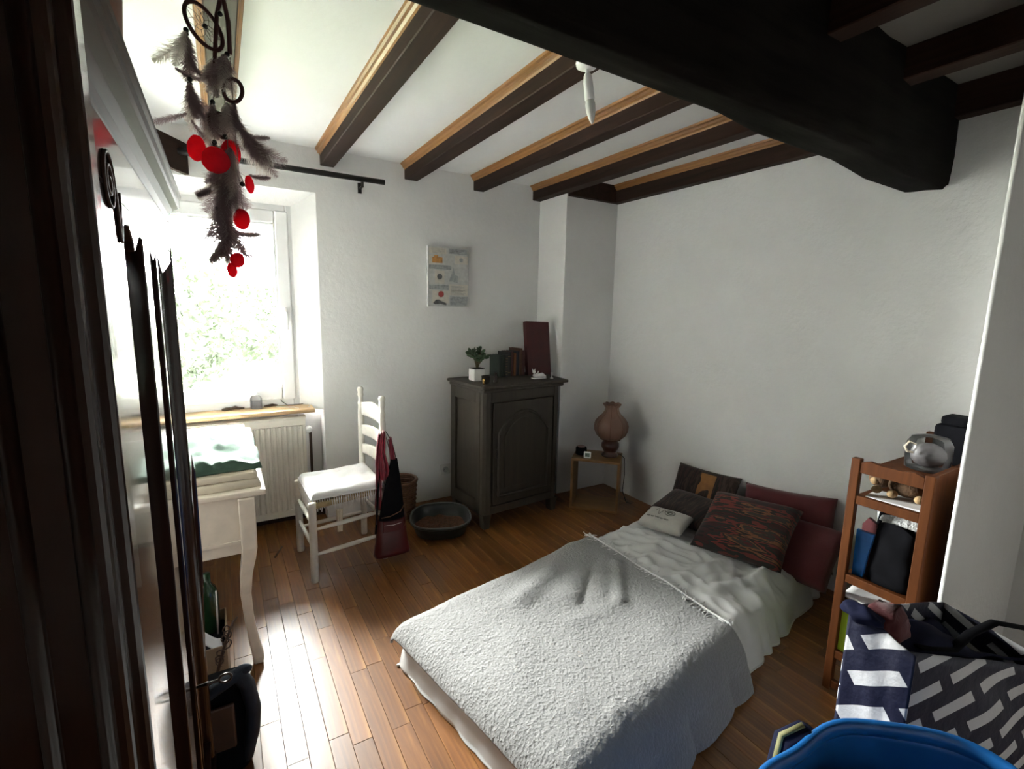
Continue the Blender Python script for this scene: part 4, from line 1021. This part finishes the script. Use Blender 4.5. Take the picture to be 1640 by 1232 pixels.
# ================================================================== BAGS NEAR THE CAMERA
n = NT('navy_with_white_bars')
v = n.coords((1, 1, 1), 'UV'); br_ = n.n('ShaderNodeTexBrick'); br_.offset = .5; br_.offset_frequency = 2; n.l(v, br_.inputs['Vector'])
br_.inputs['Color1'].default_value = (.62, .62, .64, 1); br_.inputs['Color2'].default_value = (.58, .58, .60, 1); br_.inputs['Mortar'].default_value = (.005, .007, .028, 1)
br_.inputs['Scale'].default_value = 1.0; br_.inputs['Brick Width'].default_value = .185; br_.inputs['Row Height'].default_value = .070; br_.inputs['Mortar Size'].default_value = .0205; br_.inputs['Mortar Smooth'].default_value = 0
n.color(br_.outputs['Color']); n.set(rough=.55); n.bump(n.noise(n.coords((1, 1, 1)), 18, 4), .3, .02); M['bars'] = n.m
def uvgrid(name, fn, nu, nv, uvf, mat, parent, solid=.004):
    o_ = MB().grid(fn, nu, nv).build(name, mat, parent, True, solid=solid)
    uv = o_.data.uv_layers.new(name='UVMap')
    for lp_ in o_.data.loops:
        i_, j_ = divmod(lp_.vertex_index, nv+1); uv.data[lp_.index].uv = uvf(i_/nu, j_/nv)
    return o_
pb_ = empty('patterned_bag', (1.62, .20, 0)); tag(pb_, 'large navy bag with white bars standing against the right wall', 'bag')
A = Vector((1.335, .52, 0)); B = Vector((1.33, .375, 0)); Cc = Vector((1.90, .22, 0)); D = Vector((1.90, -.25, 0)); E_ = Vector((1.45, -.20, 0))
o0 = Vector(pb_.location)
def face(nm, P, Q, hP, hQ, lean, seed, uo, bulge, rot_=.45):
    d_ = (Q-P); L_ = d_.length; nr = Vector((d_.y, -d_.x, 0)).normalized()
    def fn(u_, v_):
        h_ = hP+(hQ-hP)*u_; p = P.lerp(Q, u_)+nr*(bulge*math.sin(PI*u_)*math.sin(PI*min(1, v_*1.1))+.014*N3(u_*3+seed, v_*4, seed)*math.sin(PI*u_))
        return p+Vector((0, 0, .004+(h_-.004)*v_))+Vector(lean)*v_-o0
    ca_, sa_ = math.cos(rot_), math.sin(rot_)
    return uvgrid(nm, fn, 26, 26, lambda u_, v_: (uo+u_*L_*ca_+v_*.72*sa_, v_*.72*ca_-u_*L_*sa_), M['bars'], pb_)
face('side', A, B, .770, .725, (0, 0, 0), 1, .0, .004, .75)
face('front', B, Cc, .725, .56, (0, .02, 0), 2, .145, .03)
face('back', Vector((1.93, .50, 0)), A, .60, .770, (0, 0, 0), 3, .4, .01)
face('end', Cc, Vector((1.93, .50, 0)), .56, .60, (0, 0, 0), 4, .1, .01)
MB().tube([(1.42-o0.x, .40-o0.y, .70), (1.55-o0.x, .37-o0.y, .665), (1.62-o0.x, .36-o0.y, .69), (1.72-o0.x, .34-o0.y, .70), (1.86-o0.x, .29-o0.y, .66), (1.90-o0.x, .25-o0.y, .55)], .012, 8, True, .4).build('strap', M['black_cloth'], pb_, True)
cl_ = MB().grid(lambda u_, v_: (1.37+.50*u_-o0.x, .40+.10*v_+.0-o0.y-.1*u_*(1-v_), .70-.14*u_+.05*math.sin(u_*5)*math.sin(PI*v_)+.02*N3(u_*5, v_*4, 2)), 20, 12).build('folded_lining', M['navy'], pb_, True, solid=.006)
tip = MB().ball((0, 0, 0), .042, 20, 14, (.7, 1.0, .6))
for i_ in range(len(tip.v)):
    v_ = tip.v[i_]; tip.v[i_] = v_*(1+.5*N3(v_.x*40, v_.y*40, v_.z*40))+Vector((1.342-o0.x, .492-o0.y, .758))
tip.build('bunched_top', M['navy'], pb_, True)
o = sack(.06, .045, .07, 4, .5).build('maroon_cloth', M['burgundy'], None, True); o.location = (1.405, .468, .705); tag(o, 'maroon cloth peeking out of the navy patterned bag', 'cloth')

bl_ = empty('blue_bag', (.98, .17, 0)); tag(bl_, 'open bright blue plastic bag in the bottom right corner', 'bag')
def bbf(u_, v_):
    a = 2*PI*u_; r_ = .225+.06*v_+.012*math.sin(3*a+1)*v_+.008*math.sin(7*a)*v_
    return (r_*math.cos(a)*1.02, r_*math.sin(a), .60*v_+.018*math.sin(2*a+.6)*v_**3+.008*N3(u_*14, v_*4, 2)*v_)
m_ = MB().grid(bbf, 72, 24); m_.f.append(tuple(i*25 for i in range(72))); m_.build('body', M['blue_plastic'], bl_, True, solid=.004)
MB().tube([Vector(bbf(i/72, 1.0))+Vector((0, 0, .0)) for i in range(73)], .012, 8, False, 1.6).build('rim', M['blue_plastic'], bl_, True)
hp = [Vector(bbf(.205+.0, .99))+Vector((.0, .015, .0)), Vector(bbf(.215, .98))+Vector((.0, .02, .02)), Vector(bbf(.235, .96))+Vector((-.01, .04, .015)), Vector(bbf(.25, .90))+Vector((-.01, .035, .0)), Vector(bbf(.26, .75))+Vector((-.005, .02, 0))]
MB().tube(hp, .026, 8, True, .35).build('handle', M['navy'], bl_, True)
MB().tube([h_+Vector((-.005, .004, .011)) for h_ in hp[1:4]], .007, 6, True, .5).build('yellow_stripe', plain('pale_yellow_tape', (.24, .23, .10), .7), bl_, True)
for (x_, y_, z_, r_, mm, nm, lb_, ct) in ((1.06, .31, .505, .085, plain('white_plush', (.62, .60, .56), .9, .1, 40, .5), 'white_bundle', 'white cloth bundle inside the blue bag', 'cloth'), (.97, .29, .455, .10, plain('grey_plush', (.16, .15, .15), .9, .2, 40, .5), 'grey_bundle', 'grey cloth bundle inside the blue bag', 'cloth'), (1.10, .07, .45, .10, M['navy'], 'navy_bundle', 'navy cloth bundle inside the blue bag', 'cloth'), (.90, .10, .44, .12, M['navy'], 'navy_bundle', 'dark navy clothes at the near side inside the blue bag', 'cloth')):
    m_ = MB().ball((0, 0, 0), r_, 20, 14, (1, 1, .8))
    for i_ in range(len(m_.v)): v_ = m_.v[i_]; m_.v[i_] = v_*(1+.16*N3(v_.x*14, v_.y*14, v_.z*14))
    o = m_.build(nm, mm, None, True); o.location = (x_, y_, z_); tag(o, lb_, ct)
fl_ = MB().lathe([(.0, .30), (.20, .30), (.23, .36), (.21, .40), (.0, .41)], (0, 0, 0), 30).build('clothes_fill', M['navy'], None, True); fl_.location = (.98, .17, 0); tag(fl_, 'layer of dark clothes filling the blue bag', 'clothes')
# ================================================================== DREAMCATCHER
dc = empty('dreamcatcher', (.029, 1.30, 2.077)); tag(dc, 'dreamcatcher with grey-mauve feathers and red shell discs hanging by the window', 'dreamcatcher')
def hg(a, b, y_=0.0): return Vector((a*.00118-b*.00008, y_, -b*.0013+a*.0003))      # offsets from the hook, in hundredths of the piece
def hoop(c, rx, ry, tilt, r_, name='hoop'):
    p_ = []
    for i in range(33):
        t_ = 2*PI*i/32; x_, z_ = rx*math.cos(t_), ry*math.sin(t_)
        p_.append(c+Vector((x_*math.cos(tilt)-z_*math.sin(tilt), x_*.35, x_*math.sin(tilt)+z_*math.cos(tilt))))
    return MB().tube(p_, r_, 8, False).build(name, M['cord'], dc, True)
C1 = hg(-18, -2); hp1 = hoop(C1, .028, .046, math.radians(28), .0042)
wb_ = MB()
def on1(t_, k_):
    x_, z_ = .028*k_*math.cos(t_), .046*k_*math.sin(t_); tl = math.radians(28)
    return C1+Vector((x_*math.cos(tl)-z_*math.sin(tl), x_*.35, x_*math.sin(tl)+z_*math.cos(tl)))
for k in range(9):
    t_ = 2*PI*k/9
    wb_.tube([on1(t_, 1), on1(t_+.35, .62), on1(t_+.7, 1)], .0006, 4); wb_.tube([on1(t_+.35, .62), on1(t_+.7, .36), on1(t_+1.05, .62)], .0006, 4); wb_.tube([on1(t_+.7, .36), on1(t_+1.4, .1)], .0006, 4)
wb_.build('web', M['thread'], hp1)
hoop(hg(6, 150), .018, .026, .3, .0038); hoop(hg(28, 97), .017, .024, -.4, .0042)
MB().tube([hg(5, -250), hg(8, -45), hg(2, -20), hg(-2, 60)], .0042, 8).build('hanging_cord', M['cord'], dc, True)
MB().tube([hg(5, -250), hg(12, -45), hg(20, -10), hg(23, 40)], .0046, 8).build('hanging_cord', M['cord'], dc, True)
for pts_ in ([(-44, 8), (-41, 60), (-40, 90)], [(-2, 40), (-3, 110), (-2, 160), (-1, 200)], [(10, 40), (15, 120), (20, 190), (50, 255)], [(23, 45), (30, 140), (40, 250), (48, 310)], [(10, 200), (20, 290), (35, 380)]):
    MB().tube([hg(a, b) for a, b in pts_], .0009, 5).build('string', M['thread'], dc, True)
for (a, b) in ((-45, 4), (-45, 9), (-40, 79), (-40, 84), (-16, -1), (7, -20), (-5, 114), (-5, 119), (18, 40), (-2, 178), (-2, 183), (15, 170), (29, 118), (2, 285), (36, 294), (44, 250)):
    o = MB().ball((0, 0, 0), .0055, 10, 6).build('bead', M['bead'], dc, True); o.location = hg(a, b, random.uniform(-.004, .004))
def feather(base, ang, L_, wd, mat, curl=0., yoff=0., az=0.):
    m_ = MB(); p = hg(*base)+Vector((0, yoff, 0)); d_ = Vector((math.sin(ang), az, -math.cos(ang))).normalized()
    pts_ = [p]; n_ = 14
    for i in range(n_):
        d_ = (d_+Vector((curl*.06, random.uniform(-.03, .03), curl*.02))).normalized(); pts_.append(pts_[-1]+d_*(L_/n_))
    m_.tube(pts_, [.0009*(1-.8*i/n_) for i in range(n_+1)], 4)
    for i in range(n_*11):
        q = i/(n_*11); k_ = q*n_; j = min(int(k_), n_-1); c_ = pts_[j].lerp(pts_[j+1], k_-j); t_ = (pts_[j+1]-pts_[j]).normalized()
        sd_ = t_.cross(Vector((random.uniform(-.5, .5), 1, random.uniform(-.4, .4)))).normalized()
        w_ = wd*(math.sin(PI*min(1, q*.92+.08))**.6)*random.uniform(.7, 1.15)
        for s_ in (-1, 1):
            e_ = c_+sd_*s_*w_*random.uniform(.5, 1.0)+t_*w_*random.uniform(.5, 1.1)+Vector((random.uniform(-.2, .2)*w_, random.uniform(-.5, .5)*w_, random.uniform(-.25, .1)*w_)); md = c_.lerp(e_, .5)-t_*w_*.06; b_ = .0005
            vv_ = [c_-t_*b_, c_+t_*b_, md+t_*b_, e_, md-t_*b_]; m_.add(vv_, [(0, 1, 2, 4), (4, 2, 3)])
    return m_.build('feather', mat, dc)
F, FP = M['feather'], M['feather_pale']
rng = random.Random(3)
def cluster(base, n_, L_, spread_, wd=.018, pale=.4, curl=0, bias=0):
    for i in range(n_):
        feather(base, bias+rng.uniform(-spread_, spread_), L_*rng.uniform(.75, 1.15), wd*rng.uniform(.8, 1.2), FP if rng.random() < pale else F, curl+rng.uniform(-1, 1), rng.uniform(-.012, .012), rng.uniform(-.25, .25))
cluster((-45, 10), 5, .085, .45, .020, .7, 0, -.15); feather((-40, 55), .9, .05, .012, F); feather((-62, 60), 1.0, .05, .010, F, 1)
cluster((-40, 86), 6, .085, .35, .017, .4, 0, -.12); feather((-45, 130), -1.05, .085, .010, F, -1.4); feather((-38, 140), .35, .08, .010, F, 1)
cluster((-2, 45), 6, .075, .45, .020, .5); cluster((14, 42), 6, .085, .4, .020, .5); cluster((-5, 118), 6, .09, .3, .016, .4); cluster((18, 118), 6, .09, .4, .018, .5); cluster((30, 120), 4, .07, .3, .014, .5)
cluster((42, 160), 9, .10, .55, .022, .6, 1, .25); feather((45, 170), 1.45, .055, .010, F, 2); feather((55, 235), 1.2, .045, .009, F, 2)
cluster((20, 190), 8, .10, .5, .024, .35); cluster((15, 225), 8, .10, .4, .026, .3); feather((-5, 255), -1.2, .035, .012, F, -1); feather((0, 240), -.7, .055, .014, FP)
cluster((10, 270), 9, .11, .28, .022, .2); cluster((18, 300), 8, .10, .28, .020, .25); feather((28, 325), 1.1, .055, .012, F, 2); feather((35, 330), 1.2, .05, .012, FP, 2); cluster((16, 340), 5, .06, .35, .016, .3, 0, -.2); cluster((24, 190), 6, .12, .3, .02, .4)
def shell(a, b, rx, rz, rot=0, y_=-.012, th=.35):
    m_ = MB().ball((0, 0, 0), 1, 20, 14, (rx, rx*th, rz))
    for i_ in range(len(m_.v)): v_ = m_.v[i_]; m_.v[i_] = v_*(1+.05*N3(v_.x*90, v_.y*90, v_.z*90))
    o_ = m_.build('red_shell', M['pompom'], dc, True); o_.location = hg(a, b, y_); o_.rotation_euler = (rng.uniform(-.3, .3), rot, rng.uniform(-.4, .4))
shell(-30, 187, .0175, .030, .15); shell(0, 210, .028, .027, 0, -.02); shell(25, 195, .020, .028, 0, .012); shell(56, 253, .010, .019, -.2); shell(43, 310, .018, .023, .1); shell(36, 378, .015, .017, .2, -.016, .6); shell(27, 393, .011, .017, 0, -.01, .6)

# dark ceiling lamp just entering the picture at the top
ol = empty('ceiling_lamp', (.30, 1.545, ZC)); tag(ol, 'dark wooden ceiling lamp just visible at the top edge', 'lamp')
MB().lathe([(.0, 0), (.10, 0), (.15, -.02), (.165, -.045), (.13, -.068), (.05, -.078), (.0, -.078)], (0, 0, 0), 8).build('bowl', M['beam'], ol)
MB().lathe([(.0, -.076), (.015, -.077), (.018, -.086), (.0, -.092)], (0, 0, 0), 10).build('finial', M['black_metal'], ol, True)

# ================================================================== THINGS ON THE SILL
SZ = .8245
sb = empty('soap_dispenser', (.165, 3.50, SZ)); tag(sb, 'clear pump bottle standing on the window sill', 'bottle')
MB().lathe([(.0, 0), (.032, 0), (.034, .004), (.034, .066), (.028, .080), (.013, .088), (.013, .094), (.0, .094)], (0, 0, 0), 24).build('bottle', M['clear'], sb, True)
MB().lathe([(.016, .086), (.017, .10), (.006, .103), (.006, .118), (.014, .12), (.014, .126), (.0, .127)], (0, 0, 0), 16).build('pump', M['pvc'], sb, True)
MB().tube([(0, 0, .122), (-.03, -.015, .122), (-.036, -.018, .116)], .005, 8).build('spout', M['pvc'], sb, True)
tw = MB().tube([(-.075, 0, .008), (-.05, .004, .010), (-.02, -.002, .012), (0, .002, .016), (.02, 0, .01), (.05, .004, .009)], [.006, .010, .009, .012, .008, .005], 8).build('dark_twig', M['brown_leather'], None, True)
tw.location = (.045, 3.50, SZ); tag(tw, 'dark gnarled twig on the window sill left of the pump bottle', 'twig')
tw2 = MB().tube([(-.05, 0, .008), (-.02, .003, .009), (.0, .0, .012), (.03, .002, .008)], [.004, .008, .009, .004], 8).build('dark_twig', M['brown_leather'], None, True)
tw2.location = (.26, 3.52, SZ); tag(tw2, 'small dark twig on the window sill right of the pump bottle', 'twig')
wr2 = MB().tube([(0, 0, .10), (-.005, -.01, .06), (.01, -.02, .03), (.04, -.03, .006), (.09, -.035, .006), (.16, -.02, .005), (.19, -.03, .006)], .0022, 6).build('thin_cable', M['black_metal'], None, True)
wr2.location = (.31, 3.55, SZ-.002); tag(wr2, 'thin dark cable looping on the right end of the window sill', 'cable')
wr3 = MB().tube([(0, 0, .004), (.05, -.04, .004), (.10, -.062, .004), (.125, -.098, .0), (.12, -.105, -.05), (.15, -.105, -.03), (.19, -.08, .004), (.20, -.06, .01)], .0022, 6).build('white_cable', M['paper'], None, True)
wr3.location = (.28, 3.49, SZ); tag(wr3, 'white cable hanging over the front of the window sill', 'cable')
tw3 = MB().tube([(-.04, 0, .008), (0, .003, .012), (.04, 0, .006)], [.004, .011, .004], 8).build('dark_stone', M['brown_leather'], None, True); tw3.location = (-.28, 3.49, SZ); tag(tw3, 'dark object on the sill seen near the wardrobe', 'twig')

# ================================================================== FLOOR CLUTTER BY THE WARDROBE
cbx = empty('cardboard_box', (-.15, 2.03, 0)); tag(cbx, 'open cardboard box of odds and ends under the table', 'box')
m_ = MB(); BX, BY, BH = .095, .13, .26
m_.box(-BX, BX, -BY, -BY+.005, 0, BH); m_.box(-BX, BX, BY-.005, BY, 0, BH); m_.box(-BX, -BX+.005, -BY+.005, BY-.005, 0, BH); m_.box(BX-.005, BX, -BY+.005, BY-.005, 0, BH); m_.box(-BX+.005, BX-.005, -BY+.005, BY-.005, 0, .004)
m_.build('body', M['card'], cbx); MB().box(-BX+.006, BX-.006, -BY+.006, BY-.006, .02, .22).build('filling', M['black_cloth'], cbx, bevel=.01)
bt_ = MB().lathe([(.0, 0), (.033, 0), (.035, .005), (.035, .15), (.028, .18), (.013, .20), (.013, .24), (.0, .24)], (0, 0, 0), 20).build('green_bottle', plain('bottle_green', (.012, .04, .016), .15), None, True); bt_.location = (-.11, 2.09, .222); tag(bt_, 'dark green bottle standing in the cardboard box under the table', 'bottle')
bk2 = MB().box(-.02, .02, -.05, .05, 0, .22).build('dark_carton', M['brown_leather'], None, bevel=.003); bk2.location = (-.165, 2.10, .222); bk2.rotation_euler = (0, 0, .2); tag(bk2, 'dark carton standing in the cardboard box beside the green bottle', 'carton')
ws = MB().tube([(0, 0, 0), (.004, 0, .18)], [.004, .003], 6).build('white_stick', M['white_china'], None, True); ws.location = (-.085, 2.05, .222); tag(ws, 'thin white stick poking out of the cardboard box', 'stick')
# dark twigs
tg_ = empty('twig_bundle', (-.075, 1.80, .0)); tag(tg_, 'bundle of dark curly twigs leaning between box and blue bag', 'twigs')
MB().tube([(-.04, -.02, .02), (-.02, 0, .20), (.02, .02, .33), (.045, .03, .385), (.06, .035, .40)], [.007, .006, .005, .004, .002], 7).build('twig', M['brown_leather'], tg_, True)
for k in range(7):
    b_ = Vector((.0+.012*k*.4, .01, .25+.018*k)); p_ = [b_]; a = random.uniform(-.5, .8)
    for q in range(7): a += .75; p_.append(p_[-1]+Vector((.013*math.cos(a)+.003, random.uniform(-.004, .004), .013*math.sin(a))))
    MB().tube(p_, [.0025]*5+[.002, .0015, .001], 5).build('twig', M['brown_leather'], tg_, True)
pw = MB().grid(lambda u_, v_: (-.06+.10*u_, .02*v_-.03*u_, .26+.02*math.sin(u_*5)+.04*v_), 8, 6).build('white_wrapper', M['paper'], None, True, solid=.004); pw.location = (-.10, 1.86, 0.0); tag(pw, 'crumpled white wrapper beside the dark twigs', 'wrapper')
pw.location = (-.11, 1.93, .0)
# slate blue bag
sbg = empty('slate_blue_bag', (-.085, 1.665, 0)); tag(sbg, 'dark slate blue fabric bag with brown front on the floor beside the wardrobe', 'bag')
def sbf(u_, v_):
    a = 2*PI*u_; f_ = lambda q: abs(q)**.6*(1 if q > 0 else -1)
    w_ = .085+.012*math.sin(PI*v_); d_ = .065*(1-.35*v_)
    return (w_*f_(math.cos(a))+.006*N3(u_*8, v_*4, 3), d_*f_(math.sin(a))+.005*N3(u_*8, v_*4, 8), .30*v_)
m_ = MB().grid(sbf, 44, 16); m_.f.append(tuple(i*17 for i in range(44))); m_.f.append(tuple(i*17+16 for i in range(43, -1, -1))); m_.build('body', M['black_cloth'], sbg, True)
MB().box(-.066, .046, -.074, -.062, .10, .255).build('front_pocket', M['brown_leather'], sbg, bevel=.008)
MB().tube([(.07, -.03, .02), (.092, -.045, .12), (.098, -.05, .20), (.085, -.05, .29), (.062, -.05, .335), (.03, -.05, .325), (-.02, -.055, .30), (-.06, -.055, .285)], [.026, .028, .028, .028, .030, .026, .022, .018], 12, True, .8).build('strap', M['denim'], sbg, True)
MB().ball((.075, -.05, .345), .022, 12, 8, (1.3, .8, .7)).build('knot', M['denim'], sbg, True)
# small dark stick on the floor near the radiator
fs = MB().tube([(0, 0, .006), (.05, .12, .006)], [.006, .005], 6).build('floor_stick', M['brown_leather'], None, True); fs.location = (.19, 3.02, 0); tag(fs, 'short dark stick lying on the floor in front of the radiator', 'stick')

# ================================================================== GARDEN OUTSIDE
gd = MB().box(-30, 30, 4.2, 60, -.7, -.5).build('lawn', plain('garden_grass', (.07, .085, .05), .95, .3, 3)); tag(gd, 'green garden lawn outside the window', 'lawn', kind='stuff')
lfm = thin('deep_green_foliage', (.015, .021, .0105), .4, .45)
def tree(x_, y_, h_, rx, rz, n_, label, seed, zlo=.0):
    e = empty('garden_tree', (x_, y_, -.495)); zlo += .15; tag(e, label, 'tree', 'trees in the garden')
    MB().tube([(0, 0, 0), (.05, 0, h_*.4), (0, .05, h_*.75)], [.12, .09, .04], 8).build('trunk', plain('bark', (.08, .06, .04), .9), e, True)
    r_ = random.Random(seed); m_ = MB()
    for i in range(n_):
        a = r_.uniform(0, 2*PI); b = math.acos(r_.uniform(-1, 1)); k_ = r_.uniform(.45, 1)**.5*(1+.35*N3(2*math.cos(a)+seed, 2*math.sin(a), 2*math.cos(b)))
        c_ = Vector((rx*k_*math.sin(b)*math.cos(a), rx*k_*math.sin(b)*math.sin(a), h_*.62+zlo+rz*k_*math.cos(b))); s_ = r_.uniform(.05, .11)
        q = Vector((r_.uniform(-1, 1), r_.uniform(-1, 1), r_.uniform(-1, 1))).normalized(); w_ = q.cross(Vector((r_.uniform(-1, 1), r_.uniform(-1, 1), r_.uniform(-1, 1)))).normalized()
        m_.add([c_-q*s_, c_+w_*s_*.45, c_+q*s_, c_-w_*s_*.45], [(0, 1, 2), (0, 2, 3)])
    tag(m_.build('foliage', lfm, e), kind='stuff')
tree(-.6, 8.6, 2.6, 1.0, 1.0, 2600, 'bushy green tree straight outside the window', 1)
tree(.75, 11.5, 2.4, 1.1, .9, 2200, 'lower pale green tree further out in the garden, right of the bushy one', 2)
tree(-2.8, 11, 4.2, 1.8, 1.8, 3000, 'tall green tree at the left of the garden', 3)
tree(3.6, 13, 3.4, 1.7, 1.5, 2600, 'green tree at the right of the garden', 4)
